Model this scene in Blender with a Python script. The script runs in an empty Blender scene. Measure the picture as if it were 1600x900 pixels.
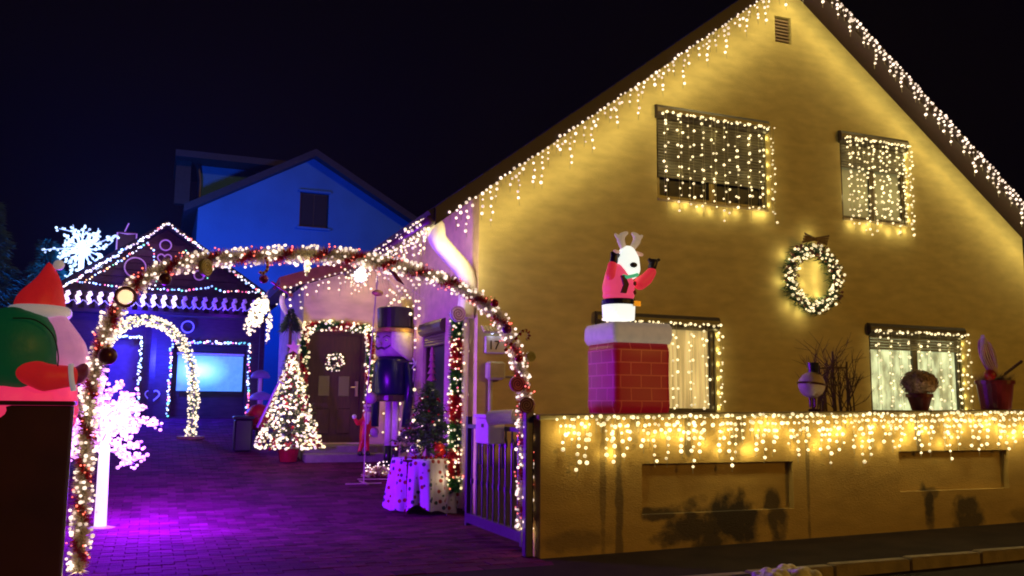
import bpy, bmesh, math, random
from mathutils import Vector, Matrix
R = math.radians
rnd = random.Random(7)
sc = bpy.context.scene
C = sc.collection

# ---------------------------------------------------------------- camera
F = 1392.0
def nrm(v): return Vector(v).normalized()
vX = nrm((3500, 215, F)); vY = Vector((-565, 178, F)); vY -= vX * vX.dot(vY); vY.normalize(); vZ = vX.cross(vY)
CAM = Vector((-4.4434, -12.4440, 1.6))
def P(px, py, ax, val):
    """world point seen at photo pixel (px, py) on the plane axis ax = val"""
    d = Vector((px - 800, py - 450, F)); d = Vector((d.dot(vX), d.dot(vY), d.dot(vZ)))
    return CAM + d * ((val - CAM[ax]) / d[ax])
cam = bpy.data.cameras.new('camera'); camo = bpy.data.objects.new('camera', cam); C.objects.link(camo)
right = Vector((vX.x, vY.x, vZ.x)); down = Vector((vX.y, vY.y, vZ.y)); fwd = Vector((vX.z, vY.z, vZ.z))
m = Matrix((right, -down, -fwd)).transposed().to_4x4(); m.translation = CAM
camo.matrix_world = m
cam.sensor_width = 36; cam.lens = 36 * F / 1600; cam.clip_end = 2000; cam.clip_start = .05
sc.camera = camo

# ---------------------------------------------------------------- world, sun, exposure
w = bpy.data.worlds.new('World'); sc.world = w; w.use_nodes = True
wn = w.node_tree; bg = wn.nodes['Background']
bg.inputs[0].default_value = (.35, .14, .62, 1); bg.inputs[1].default_value = .0026
wt_ = wn.nodes.new('ShaderNodeTexCoord'); wz = wn.nodes.new('ShaderNodeTexNoise'); wz.inputs['Scale'].default_value = 1.6; wz.inputs['Detail'].default_value = 3; wn.links.new(wt_.outputs['Generated'], wz.inputs[0])
wr = wn.nodes.new('ShaderNodeValToRGB'); wr.color_ramp.elements[0].position = .35; wr.color_ramp.elements[0].color = (.12, .03, .75, 1); wr.color_ramp.elements[1].position = .65; wr.color_ramp.elements[1].color = (.62, .34, .55, 1); wn.links.new(wz.outputs[0], wr.inputs[0]); wn.links.new(wr.outputs[0], bg.inputs[0])
sun = bpy.data.lights.new('street_glow', 'SUN'); sun.energy = .58; sun.angle = R(3); sun.color = (1, .50, .05)
so = bpy.data.objects.new('street_glow', sun); C.objects.link(so)
so.rotation_euler = Vector((-.52, .82, -.24)).to_track_quat('-Z', 'Y').to_euler()
sc.view_settings.view_transform = 'Standard'; sc.view_settings.look = 'None'
sc.view_settings.exposure = 0; sc.view_settings.gamma = 1
sc.render.engine = 'CYCLES'
sc.cycles.use_denoising = True; sc.cycles.sample_clamp_indirect = 2; sc.cycles.sample_clamp_direct = 8
sc.cycles.max_bounces = 4; sc.cycles.diffuse_bounces = 3; sc.cycles.caustics_reflective = False; sc.cycles.caustics_refractive = False
sc.cycles.use_light_tree = True; sc.cycles.filter_width = 1.9

# ---------------------------------------------------------------- materials
MATS = {}
def mat(name, col, rough=.7, metal=0, var=.15, scale=8, bump=0, bscale=40, emit=None, es=1, stretch=(1, 1, 1), trans=0, island=0, coords='Object', spec=.5):
    if name in MATS: return MATS[name]
    mt = bpy.data.materials.new(name); mt.use_nodes = True; MATS[name] = mt
    nt = mt.node_tree; b = nt.nodes['Principled BSDF']; L = nt.links.new
    b.inputs['Roughness'].default_value = rough; b.inputs['Metallic'].default_value = metal
    b.inputs['Specular IOR Level'].default_value = spec
    tc = nt.nodes.new('ShaderNodeTexCoord'); mp = nt.nodes.new('ShaderNodeMapping'); mp.inputs['Scale'].default_value = stretch
    L(tc.outputs[coords], mp.inputs[0])
    nz = nt.nodes.new('ShaderNodeTexNoise'); nz.inputs['Scale'].default_value = scale; nz.inputs['Detail'].default_value = 5
    L(mp.outputs[0], nz.inputs[0])
    mr = nt.nodes.new('ShaderNodeMapRange'); mr.inputs[1].default_value = .3; mr.inputs[2].default_value = .7
    mr.inputs[3].default_value = 1 - var; mr.inputs[4].default_value = 1 + var; L(nz.outputs[0], mr.inputs[0])
    last = mr.outputs[0]
    if island:
        g = nt.nodes.new('ShaderNodeNewGeometry'); oi = nt.nodes.new('ShaderNodeObjectInfo')
        ad = nt.nodes.new('ShaderNodeMath'); ad.operation = 'ADD'; L(g.outputs['Random Per Island'], ad.inputs[0]); L(oi.outputs['Random'], ad.inputs[1])
        fr = nt.nodes.new('ShaderNodeMath'); fr.operation = 'FRACT'; L(ad.outputs[0], fr.inputs[0])
        m2 = nt.nodes.new('ShaderNodeMapRange'); m2.inputs[3].default_value = 1 - island; m2.inputs[4].default_value = 1 + island; L(fr.outputs[0], m2.inputs[0])
        mu = nt.nodes.new('ShaderNodeMath'); mu.operation = 'MULTIPLY'; L(last, mu.inputs[0]); L(m2.outputs[0], mu.inputs[1]); last = mu.outputs[0]
    hs = nt.nodes.new('ShaderNodeHueSaturation'); hs.inputs['Color'].default_value = (*col, 1); L(last, hs.inputs['Value'])
    L(hs.outputs[0], b.inputs['Base Color'])
    if bump:
        n2 = nt.nodes.new('ShaderNodeTexNoise'); n2.inputs['Scale'].default_value = bscale; n2.inputs['Detail'].default_value = 6; L(mp.outputs[0], n2.inputs[0])
        bp = nt.nodes.new('ShaderNodeBump'); bp.inputs['Strength'].default_value = bump; bp.inputs['Distance'].default_value = .02
        L(n2.outputs[0], bp.inputs['Height']); L(bp.outputs[0], b.inputs['Normal'])
    if emit:
        b.inputs['Emission Color'].default_value = (*emit, 1); b.inputs['Emission Strength'].default_value = es
        mt.cycles.emission_sampling = 'NONE'
    if trans:
        b.inputs['Transmission Weight'].default_value = trans
    mt['hs'] = 1
    return mt
def bulb(name, col, s, vary=True):
    mt = mat(name, (.8, .8, .8), emit=col, es=s, var=0); nt = mt.node_tree; b = nt.nodes['Principled BSDF']
    if vary:                      # every bulb of a string burns a little brighter or dimmer
        g = nt.nodes.new('ShaderNodeNewGeometry'); m_ = nt.nodes.new('ShaderNodeMapRange'); m_.inputs[3].default_value = s * .42; m_.inputs[4].default_value = s * 1.45
        nt.links.new(g.outputs['Random Per Island'], m_.inputs[0]); nt.links.new(m_.outputs[0], b.inputs['Emission Strength'])
    return mt
WARM = bulb('warm_bulb', (1, .79, .42), 1.45)
WARMP = bulb('warm_pink_bulb', (1, .76, .60), 1.5)
B_RED = bulb('red_bulb', (1, .12, .08), 2.4); B_BLU = bulb('blue_bulb', (.25, .45, 1), 3.2)
B_GRN = bulb('green_bulb', (.12, .8, .45), 1.6); B_WHT = bulb('cold_bulb', (.75, .75, 1), 3.0); B_ORG = bulb('amber_bulb', (1, .5, .15), 2.2)
B_PNK = bulb('pink_blossom', (1, .42, .95), 2.0); B_ICE = bulb('ice_bulb', (.42, .62, 1), 3.6); B_LIL = bulb('lilac_glow', (.95, .72, 1), 1.6)
B_PUR = bulb('purple_rope', (.35, .05, .9), .55); B_BRP = bulb('blue_rope', (.12, .15, .95), .5)
B_ICET = bulb('ice_branch', (.3, .5, 1), 1.3)
WIRE = mat('wire', (.35, .32, .22), .5); WIRED = mat('dark_wire', (.03, .04, .03), .6)
def stucco(name, col, spots=(), bump=.45):
    mt = mat(name, col, .92, var=.13, scale=4.5, bump=bump, bscale=70, stretch=(.55, 1, 1.5))
    if spots:
        nt = mt.node_tree; L = nt.links.new; b = nt.nodes['Principled BSDF']
        g = nt.nodes.new('ShaderNodeNewGeometry'); sx = nt.nodes.new('ShaderNodeSeparateXYZ'); L(g.outputs['Position'], sx.inputs[0])
        n = nt.nodes.new('ShaderNodeTexNoise'); n.inputs['Scale'].default_value = 5; n.inputs['Detail'].default_value = 7; L(g.outputs['Position'], n.inputs[0])
        acc = None
        def M(op, a, b_, c=None):
            q = nt.nodes.new('ShaderNodeMath'); q.operation = op
            for i, v in enumerate((a, b_, c)):
                if v is None: continue
                if isinstance(v, (int, float)): q.inputs[i].default_value = v
                else: L(v, q.inputs[i])
            return q.outputs[0]
        for (x, z, rx, rz, k) in spots:
            dx = M('MULTIPLY', M('SUBTRACT', sx.outputs[0], x), 1 / rx); dz = M('MULTIPLY', M('SUBTRACT', sx.outputs[2], z), 1 / rz)
            d = M('ADD', M('MULTIPLY', dx, dx), M('MULTIPLY', dz, dz))
            d = M('ADD', d, M('MULTIPLY', M('SUBTRACT', n.outputs[0], .5), 3.2))
            v = nt.nodes.new('ShaderNodeMapRange'); v.inputs[1].default_value = .4; v.inputs[2].default_value = 1.25; v.inputs[3].default_value = min(.95, k * 1.05); v.inputs[4].default_value = 0; L(d, v.inputs[0])
            acc = v.outputs[0] if acc is None else M('MAXIMUM', acc, v.outputs[0])
        mx = nt.nodes.new('ShaderNodeMix'); mx.data_type = 'RGBA'; L(acc, mx.inputs[0])
        src = b.inputs['Base Color'].links[0].from_socket; L(src, mx.inputs[6]); mx.inputs[7].default_value = (.022, .018, .012, 1)
        L(mx.outputs[2], b.inputs['Base Color'])
    return mt
M_GABLE = stucco('cream_stucco', (.68, .56, .24))
M_SIDE = stucco('pale_stucco', (.68, .48, .38), bump=.35)
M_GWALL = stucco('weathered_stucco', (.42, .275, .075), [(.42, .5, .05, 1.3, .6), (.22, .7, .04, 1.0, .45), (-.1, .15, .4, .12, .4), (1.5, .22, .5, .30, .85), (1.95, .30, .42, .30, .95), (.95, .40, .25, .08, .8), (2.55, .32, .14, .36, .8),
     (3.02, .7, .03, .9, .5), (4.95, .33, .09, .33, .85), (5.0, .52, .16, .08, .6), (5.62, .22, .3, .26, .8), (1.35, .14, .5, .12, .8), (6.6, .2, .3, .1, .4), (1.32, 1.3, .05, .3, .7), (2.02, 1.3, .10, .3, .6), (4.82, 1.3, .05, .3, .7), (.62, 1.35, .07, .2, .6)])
M_DWALL = mat('dark_panel', (.05, .013, .028), .45, var=.3, scale=2)
M_BROWN = mat('brown_wood', (.13, .055, .03), .5, var=.3, scale=6, stretch=(1, 1, 8), bump=.3)
M_DOOR = mat('door_wood', (.07, .028, .012), .4, var=.25, scale=5, stretch=(6, 1, 1), bump=.2)
M_DKWOOD = mat('dark_cabin_wood', (.05, .025, .028), .65, var=.35, scale=4, stretch=(1, 1, 6), bump=.4)
M_TILE = mat('roof_tile', (.018, .014, .016), .75, var=.3, scale=9, bump=.4)
M_FRAME = mat('window_frame', (.05, .035, .02), .35)
M_SHUT = mat('shutter_slat', (.13, .11, .07), .45, var=.1)
M_GLASS = mat('dark_glass', (.015, .015, .015), .4, var=0, spec=.15)
M_LIT1 = mat('lit_pane', (.4, .4, .3), .2, emit=(.72, .80, .42), es=.62, var=0)
M_LIT2 = mat('lit_curtain', (.6, .5, .3), .8, emit=(.95, .68, .26), es=.38, var=0)
def modulate(mt, sx, sy, sz, lo, hi, scale=3):
    nt = mt.node_tree; L = nt.links.new; tc = nt.nodes.new('ShaderNodeTexCoord'); mp = nt.nodes.new('ShaderNodeMapping'); mp.inputs['Scale'].default_value = (sx, sy, sz); L(tc.outputs['Object'], mp.inputs[0])
    n = nt.nodes.new('ShaderNodeTexNoise'); n.inputs['Scale'].default_value = scale; n.inputs['Detail'].default_value = 4; L(mp.outputs[0], n.inputs[0])
    m_ = nt.nodes.new('ShaderNodeMapRange'); m_.inputs[1].default_value = .35; m_.inputs[2].default_value = .65; m_.inputs[3].default_value = lo; m_.inputs[4].default_value = hi; L(n.outputs[0], m_.inputs[0]); L(m_.outputs[0], nt.nodes['Principled BSDF'].inputs['Emission Strength'])
modulate(M_LIT1, 2.2, 1, 1.1, .25, 1.15, 3); modulate(M_LIT2, 9, 1, .5, .22, .6, 2)
M_WHITE = mat('white_paint', (.78, .78, .78), .4, var=.04)
M_BLACK = mat('black_paint', (.015, .015, .018), .3)
M_METAL = mat('grey_metal', (.35, .35, .36), .35, .8)
M_GOLD = mat('gold_trim', (.65, .42, .12), .35, .7)
M_GREEN = mat('fir_green', (.03, .075, .03), .7, var=.35, scale=14, island=.5)
M_TGREEN = mat('green_tinsel', (.03, .17, .03), .35, var=.3, island=.6)
M_TRED = mat('red_tinsel', (.50, .012, .02), .35, var=.3, island=.5)
M_TWHITE = mat('white_tinsel', (.85, .78, .66), .45, var=.1, island=.15)
M_TWIG = mat('twig', (.09, .045, .02), .8, var=.3)

# ---------------------------------------------------------------- mesh helpers
ORG = {}
class MB:
    def __init__(s): s.v = []; s.f = []
    def add(s, vs, fs):
        n = len(s.v); s.v += [tuple(v) for v in vs]; s.f += [tuple(i + n for i in f) for f in fs]
    def box(s, a, b, M=None):
        x0, y0, z0 = a; x1, y1, z1 = b
        vs = [Vector(p) for p in ((x0, y0, z0), (x1, y0, z0), (x1, y1, z0), (x0, y1, z0), (x0, y0, z1), (x1, y0, z1), (x1, y1, z1), (x0, y1, z1))]
        if M: vs = [M @ v for v in vs]
        s.add(vs, [(0, 3, 2, 1), (4, 5, 6, 7), (0, 1, 5, 4), (1, 2, 6, 5), (2, 3, 7, 6), (3, 0, 4, 7)]); return s
    def bbox(s, a, b, bev=.02):       # box with chamfered vertical and horizontal edges
        x0, y0, z0 = a; x1, y1, z1 = b; e = bev
        lay = [(z0, e), (z0 + e, 0), (z1 - e, 0), (z1, e)]; vs = []; fs = []
        for z, i in lay:
            vs += [(x0 + i + e, y0 + i, z), (x1 - i - e, y0 + i, z), (x1 - i, y0 + i + e, z), (x1 - i, y1 - i - e, z), (x1 - i - e, y1 - i, z), (x0 + i + e, y1 - i, z), (x0 + i, y1 - i - e, z), (x0 + i, y0 + i + e, z)]
        for k in range(3):
            for j in range(8): fs.append((k * 8 + j, k * 8 + (j + 1) % 8, k * 8 + 8 + (j + 1) % 8, k * 8 + 8 + j))
        fs += [tuple(range(7, -1, -1)), tuple(range(24, 32))]
        s.add(vs, fs); return s
    def tube(s, pts, r, n=8, cap=True):
        pts = [Vector(p) for p in pts]; rs = r if isinstance(r, (list, tuple)) else [r] * len(pts)
        t0 = (pts[1] - pts[0]).normalized(); u = t0.orthogonal().normalized(); vs = []; fs = []
        for i, p in enumerate(pts):
            t = (pts[min(i + 1, len(pts) - 1)] - pts[max(i - 1, 0)]).normalized()
            u = (u - t * u.dot(t)); u = u.normalized() if u.length > 1e-6 else t.orthogonal().normalized(); q = t.cross(u)
            for k in range(n):
                a = 2 * math.pi * k / n; vs.append(p + (u * math.cos(a) + q * math.sin(a)) * rs[i])
        for i in range(len(pts) - 1):
            for k in range(n): fs.append((i * n + k, i * n + (k + 1) % n, i * n + n + (k + 1) % n, i * n + n + k))
        if cap: fs += [tuple(range(n - 1, -1, -1)), tuple(range((len(pts) - 1) * n, len(pts) * n))]
        s.add(vs, fs); return s
    def lathe(s, c, prof, n=20, M=None, sx=1, sy=1):   # prof: (r, z)
        vs = []; fs = []; c = Vector(c)
        for r, z in prof:
            for k in range(n):
                a = 2 * math.pi * k / n; v = Vector((r * math.cos(a) * sx, r * math.sin(a) * sy, z)); vs.append(c + (M @ v if M else v))
        for i in range(len(prof) - 1):
            for k in range(n): fs.append((i * n + k, i * n + (k + 1) % n, i * n + n + (k + 1) % n, i * n + n + k))
        fs += [tuple(range(n - 1, -1, -1)), tuple(range((len(prof) - 1) * n, len(prof) * n))]
        s.add(vs, fs); return s
    def ball(s, c, r, n=12, M=None, sc3=(1, 1, 1)):
        prof = [(max(1e-3, math.sin(math.pi * i / (n // 2 + 2))) * 1.0, -math.cos(math.pi * i / (n // 2 + 2))) for i in range(n // 2 + 3)]
        S = Matrix.Diagonal((r * sc3[0], r * sc3[1], r * sc3[2])); S = (M @ S) if M else S
        return s.lathe(c, prof, n, S)
    def ico(s, c, r):
        t = 1.618; k = r / 1.902; c = Vector(c)
        vs = [c + Vector(v) * k for v in ((-1, t, 0), (1, t, 0), (-1, -t, 0), (1, -t, 0), (0, -1, t), (0, 1, t), (0, -1, -t), (0, 1, -t), (t, 0, -1), (t, 0, 1), (-t, 0, -1), (-t, 0, 1))]
        s.add(vs, [(0, 11, 5), (0, 5, 1), (0, 1, 7), (0, 7, 10), (0, 10, 11), (1, 5, 9), (5, 11, 4), (11, 10, 2), (10, 7, 6), (7, 1, 8), (3, 9, 4), (3, 4, 2), (3, 2, 6), (3, 6, 8), (3, 8, 9), (4, 9, 5), (2, 4, 11), (6, 2, 10), (8, 6, 7), (9, 8, 1)]); return s
    def prism(s, poly, off):                     # poly: planar 3D points, off: extrusion vector
        n = len(poly); off = Vector(off); a = [Vector(p) for p in poly]; b = [p + off for p in a]
        s.add(a + b, [tuple(range(n - 1, -1, -1)), tuple(range(n, 2 * n))] + [(i, (i + 1) % n, n + (i + 1) % n, n + i) for i in range(n)]); return s
    def quad(s, *p): s.add(p, [tuple(range(len(p)))]); return s
    def build(s, name, material, parent=None, smooth=False, org=None, kind=None):
        o3 = Vector(ORG[parent.name]) if parent else Vector(org or (0, 0, 0))
        me = bpy.data.meshes.new(name); me.from_pydata([(v[0] - o3.x, v[1] - o3.y, v[2] - o3.z) for v in s.v], [], s.f); me.update()
        bm = bmesh.new(); bm.from_mesh(me); bmesh.ops.recalc_face_normals(bm, faces=bm.faces); bm.to_mesh(me); bm.free()
        if smooth:
            for p in me.polygons: p.use_smooth = True
        me.materials.append(material)
        o = bpy.data.objects.new(name, me); C.objects.link(o)
        if parent: o.parent = parent
        else: o.location = o3
        ORG[o.name] = o3
        if kind: o['kind'] = kind
        return o
def tag(o, label=None, cat=None, group=None, kind=None):
    if label: o['label'] = label
    if cat: o['category'] = cat
    if group: o['group'] = group
    if kind: o['kind'] = kind
    return o
def thing(name, label, cat, loc, group=None):
    o = bpy.data.objects.new(name, None); C.objects.link(o); o.location = loc; o.empty_display_size = .1; ORG[o.name] = Vector(loc)
    return tag(o, label, cat, group)
def lamp(p, col, watt, parent, r=.03, name='glow'):
    l = bpy.data.lights.new(name, 'POINT'); l.energy = watt; l.color = col; l.shadow_soft_size = r
    o = bpy.data.objects.new(name, l); C.objects.link(o); o.parent = parent; o.location = Vector(p) - Vector(ORG[parent.name]); return o
WCOL = (1, .81, .32); PCOL = (.34, .0, 1); BCOL = (.03, .17, 1)
def interp(pts, step):
    pts = [Vector(p) for p in pts]; out = []; 
    for a, b in zip(pts, pts[1:]):
        n = max(1, int((b - a).length / step))
        out += [a.lerp(b, i / n) for i in range(n)]
    return out + [pts[-1]]
def smoothpath(pts, sub=6):
    pts = [Vector(p) for p in pts]; out = []
    for i in range(len(pts) - 1):
        p0 = pts[max(i - 1, 0)]; p1 = pts[i]; p2 = pts[i + 1]; p3 = pts[min(i + 2, len(pts) - 1)]
        for k in range(sub):
            t = k / sub; out.append(.5 * ((2 * p1) + (p2 - p0) * t + (2 * p0 - 5 * p1 + 4 * p2 - p3) * t * t + (3 * p1 - p0 - 3 * p2 + p3) * t ** 3))
    return out + [pts[-1]]
def chain(specs, step=.3):    # (point, radius) list -> dense spheres for a remeshed organic form
    out = []
    for (p, r), (q, s_) in zip(specs, specs[1:]):
        p = Vector(p); q = Vector(q); n = max(1, int((q - p).length / (min(r, s_) * step)))
        out += [(p.lerp(q, i / n), r + (s_ - r) * i / n) for i in range(n)]
    return out + [(Vector(specs[-1][0]), specs[-1][1])]
def blob(name, balls, material, parent, voxel=.02, smooth=6):
    mb = MB()
    for b in balls:
        if len(b) == 2: mb.ball(b[0], b[1], 12)
        else: mb.ball(b[0], 1, 16, b[3] if len(b) > 3 else None, b[2])
    o = mb.build(name, material, parent)
    a = o.modifiers.new('r', 'REMESH'); a.mode = 'VOXEL'; a.voxel_size = voxel
    a = o.modifiers.new('s', 'SMOOTH'); a.iterations = smooth; a.factor = .6
    dg = bpy.context.evaluated_depsgraph_get(); ev = o.evaluated_get(dg)
    me = bpy.data.meshes.new_from_object(ev); o.modifiers.clear(); o.data = me
    for p in me.polygons: p.use_smooth = True
    return o
def bulbs_part(pts, material, parent, r=.02, jr=.3, name='bulbs'):
    mb = MB()
    for p in pts: mb.ico(p, r * rnd.uniform(1 - jr, 1 + jr))
    return mb.build(name, material, parent, smooth=True, kind='stuff')
def icicles(name, label, path, lens, parent_loc, bulbmat=WARM, gap=.11, bgap=.085, r=.02, lampstep=.8, watt=3, loff=(0, 0, 0), cat='string lights', jit=.03, lcol=WCOL, group=None, wireon=True, drop=None, lampz=None, lrad=.03):
    t = thing(name, label, cat, parent_loc, group)
    pts = interp(path, gap); bl = []; wr = MB(); wr.tube(pts, .006, 4)
    for i, p in enumerate(pts):
        L = lens[i % len(lens)] * rnd.uniform(.8, 1.15); n = int(L / bgap)
        q = p.copy(); line = [p]
        for k in range(n + 1):
            bl.append(q + Vector((rnd.uniform(-jit, jit), rnd.uniform(-jit, 0) * .5, rnd.uniform(-.02, .02))))
            q = q + Vector((rnd.uniform(-.012, .012), 0, -bgap)); line.append(q)
        if len(line) > 1: wr.tube(line, .0045, 3, False)
    if wireon: wr.build('wire', WIRE, t)
    bulbs_part(bl, bulbmat, t, r)
    L = sum((Vector(b) - Vector(a)).length for a, b in zip(path, path[1:])); n = max(1, int(L / lampstep)); pp = interp(path, L / n * .98)
    for p in pp:
        lamp(p + Vector(loff) + Vector((0, 0, -(lampz if lampz is not None else .15))), lcol, watt * rnd.uniform(.8, 1.2), t, lrad)
    return t
def tinsel(path, rad, dens, mats, parent, pitch=.45, duty=.4, names=('white_tinsel', 'red_tinsel'), width=.011):
    path = smoothpath(path, 5); a = MB(); b = MB(); s_ = 0; u = None
    for p, q in zip(path, path[1:]):
        d = q - p; L = d.length; t = d / L
        u = t.orthogonal().normalized() if u is None else (u - t * u.dot(t)).normalized(); v = t.cross(u)
        for k in range(int(L * dens)):
            h = rnd.random(); an = rnd.uniform(0, 2 * math.pi); rr = rad * rnd.uniform(.65, 1.12)
            base = p + d * h; dirn = (u * math.cos(an) + v * math.sin(an) + t * rnd.uniform(-.5, .5)).normalized()
            ph = ((s_ + h * L) / pitch + an / (2 * math.pi)) % 1
            side = dirn.cross(Vector((rnd.uniform(-1, 1), rnd.uniform(-1, 1), rnd.uniform(-1, 1)))).normalized() * width
            (a if ph > duty else b).add([base - side, base + side, base + dirn * rr], [(0, 1, 2)])
        s_ += L
    a.build(names[0], mats[0], parent, kind='stuff')
    if b.v: b.build(names[1], mats[1], parent, kind='stuff')
    return path
def around(path, rad, n):
    out = []
    for _ in range(n):
        i = rnd.randrange(len(path) - 1); p = path[i].lerp(path[i + 1], rnd.random()); d = Vector((rnd.gauss(0, 1), rnd.gauss(0, 1), rnd.gauss(0, 1))).normalized()
        out.append(p + d * rad * rnd.uniform(.75, 1.05))
    return out
def holed(mb, x0, x1, bot, top, holes, T, depth=.15, breaks=()):
    """wall front in (u, d, z); T maps to world; holes: (u0, u1, z0, z1); reveals go depth deep"""
    xs = sorted(set([x0, x1] + [h[0] for h in holes] + [h[1] for h in holes] + list(breaks)))
    for a, b in zip(xs, xs[1:]):
        hs = sorted([h for h in holes if h[0] <= a + 1e-6 and h[1] >= b - 1e-6], key=lambda h: h[2])
        la, lb = bot(a), bot(b)
        for h in hs:
            mb.quad(T(a, 0, la), T(b, 0, lb), T(b, 0, h[2]), T(a, 0, h[2])); la = lb = h[3]
        mb.quad(T(a, 0, la), T(b, 0, lb), T(b, 0, top(b)), T(a, 0, top(a)))
    for (a, b, c, d) in holes:
        mb.quad(T(a, 0, c), T(b, 0, c), T(b, depth, c), T(a, depth, c)); mb.quad(T(a, 0, d), T(b, 0, d), T(b, depth, d), T(a, depth, d))
        mb.quad(T(a, 0, c), T(a, 0, d), T(a, depth, d), T(a, depth, c)); mb.quad(T(b, 0, c), T(b, 0, d), T(b, depth, d), T(b, depth, c))
def G(y): return .11 * max(0, y)       # the driveway climbs behind the house corner

exec_order = []
# ================================================================ SETTING
M_ASPH = mat('asphalt', (.040, .030, .022), .85, spec=.1, var=.3, scale=3, bump=.7, bscale=90)
M_PAVE = mat('pavement_asphalt', (.030, .018, .010), .9, spec=.1, var=.35, scale=2.2, bump=.7, bscale=70)
M_KERB = mat('kerb_stone', (.26, .20, .13), .8, var=.25, scale=6, bump=.4)
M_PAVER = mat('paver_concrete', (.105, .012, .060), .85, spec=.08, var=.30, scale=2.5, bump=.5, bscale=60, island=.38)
M_SOIL = mat('soil', (.04, .03, .02), .95, var=.4, scale=10, bump=.8)
g = MB(); g.quad((-400, -400, -.35), (400, -400, -.35), (400, 30, -.35), (-400, 30, -.35)); g.quad((-400, 30, -.35), (400, 30, -.35), (400, 400, 2), (-400, 400, 2))
tag(g.build('ground', M_SOIL), kind='structure')
SL = .014
def gz(x): return SL * max(x, -1)
def sheet(name, x0, x1, y0, y1, z, m_, n=40):
    mb = MB()
    for i in range(n):
        a = x0 + (x1 - x0) * i / n; b = x0 + (x1 - x0) * (i + 1) / n
        mb.quad((a, y0, gz(a) + z), (b, y0, gz(b) + z), (b, y1, gz(b) + z), (a, y1, gz(a) + z))
    return tag(mb.build(name, m_), kind='structure')
sheet('road', -40, 40, -20, -5.12, -.11, M_ASPH)
sheet('pavement', -40, 40, -4.98, -3.95, 0, M_PAVE)
sheet('pavement_strip', -.55, 40, -3.95, -3.30, 0.0, M_PAVE)
ks = bpy.data.objects.new('kerb', None)
kb = MB()
for i in range(60):
    x = -30 + i * 1.0
    kb.bbox((x + .006, -5.12, gz(x + .5) - .25), (x + .994, -4.98, gz(x + .5) + .012), .015)
tag(kb.build('kerb', M_KERB), kind='structure')
# driveway bed and pavers
drv = MB(); drv.quad((-6.5, -3.95, -.055), (0.1, -3.95, -.055), (0.1, 0, -.055), (-6.5, 0, -.055)); drv.quad((-6.5, 0, -.055), (0.1, 0, -.055), (0.1, 13, 1.375), (-6.5, 13, 1.375))
drive = tag(drv.build('driveway', mat('joint_sand', (.05, .045, .05), .9)), kind='structure')
def paver_mesh(wd, dp, name):
    mb = MB(); e = .006; h = .05
    mb.add([(e - wd / 2, e - dp / 2, h), (wd / 2 - e, e - dp / 2, h), (wd / 2 - e, dp / 2 - e, h), (e - wd / 2, dp / 2 - e, h), (.002 - wd / 2, .002 - dp / 2, h - e), (wd / 2 - .002, .002 - dp / 2, h - e), (wd / 2 - .002, dp / 2 - .002, h - e), (.002 - wd / 2, dp / 2 - .002, h - e),
            (.002 - wd / 2, .002 - dp / 2, 0), (wd / 2 - .002, .002 - dp / 2, 0), (wd / 2 - .002, dp / 2 - .002, 0), (.002 - wd / 2, dp / 2 - .002, 0)],
           [(0, 1, 2, 3)] + [(i, 4 + i, 4 + (i + 1) % 4, (i + 1) % 4) for i in range(4)] + [(4 + i, 8 + i, 8 + (i + 1) % 4, 4 + (i + 1) % 4) for i in range(4)])
    return mb
PM = paver_mesh(.24, .14, 'p'); BMm = paver_mesh(.3, .22, 'p')
def mesh_of(mb, name):
    me = bpy.data.meshes.new(name); me.from_pydata(mb.v, [], mb.f); me.materials.append(M_PAVER); return me
me1 = mesh_of(PM, 'paver'); me2 = mesh_of(BMm, 'border_paver'); npv = 0; far = MB()
for i in range(20):
    for row in range(2):
        x = -5.4 + .15 + i * .3 + row * .15 - .1
        if x > -.0: continue
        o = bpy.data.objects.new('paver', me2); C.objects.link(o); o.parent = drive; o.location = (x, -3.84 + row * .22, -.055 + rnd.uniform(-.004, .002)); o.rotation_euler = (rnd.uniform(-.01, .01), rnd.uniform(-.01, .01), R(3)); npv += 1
yy = -3.84 + .22 + .11 + .07; row = 0
while yy < 11:
    x = -5.45 + (row % 2) * .12
    while x < -.02:
        z = G(yy) - .055 + rnd.uniform(-.004, .003)
        if npv < 300:
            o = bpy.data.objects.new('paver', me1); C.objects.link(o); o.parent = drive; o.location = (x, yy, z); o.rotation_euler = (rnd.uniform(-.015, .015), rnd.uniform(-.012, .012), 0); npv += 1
        else:
            M = Matrix.Translation((x, yy, z)) @ Matrix.Rotation(math.atan(.11) if yy > 0 else 0, 4, 'X') @ Matrix.Rotation(rnd.uniform(-.012, .012), 4, 'Y')
            far.add([M @ Vector(v) for v in PM.v], PM.f[:5] + PM.f[5:6])
        x += .24
    yy += .14; row += 1
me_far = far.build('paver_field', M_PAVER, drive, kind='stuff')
bed = MB(); bed.box((.05, -3.24, 0), (11, -2.2, 1.44)); tag(bed.build('flower_bed', M_SOIL), kind='structure')

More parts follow.
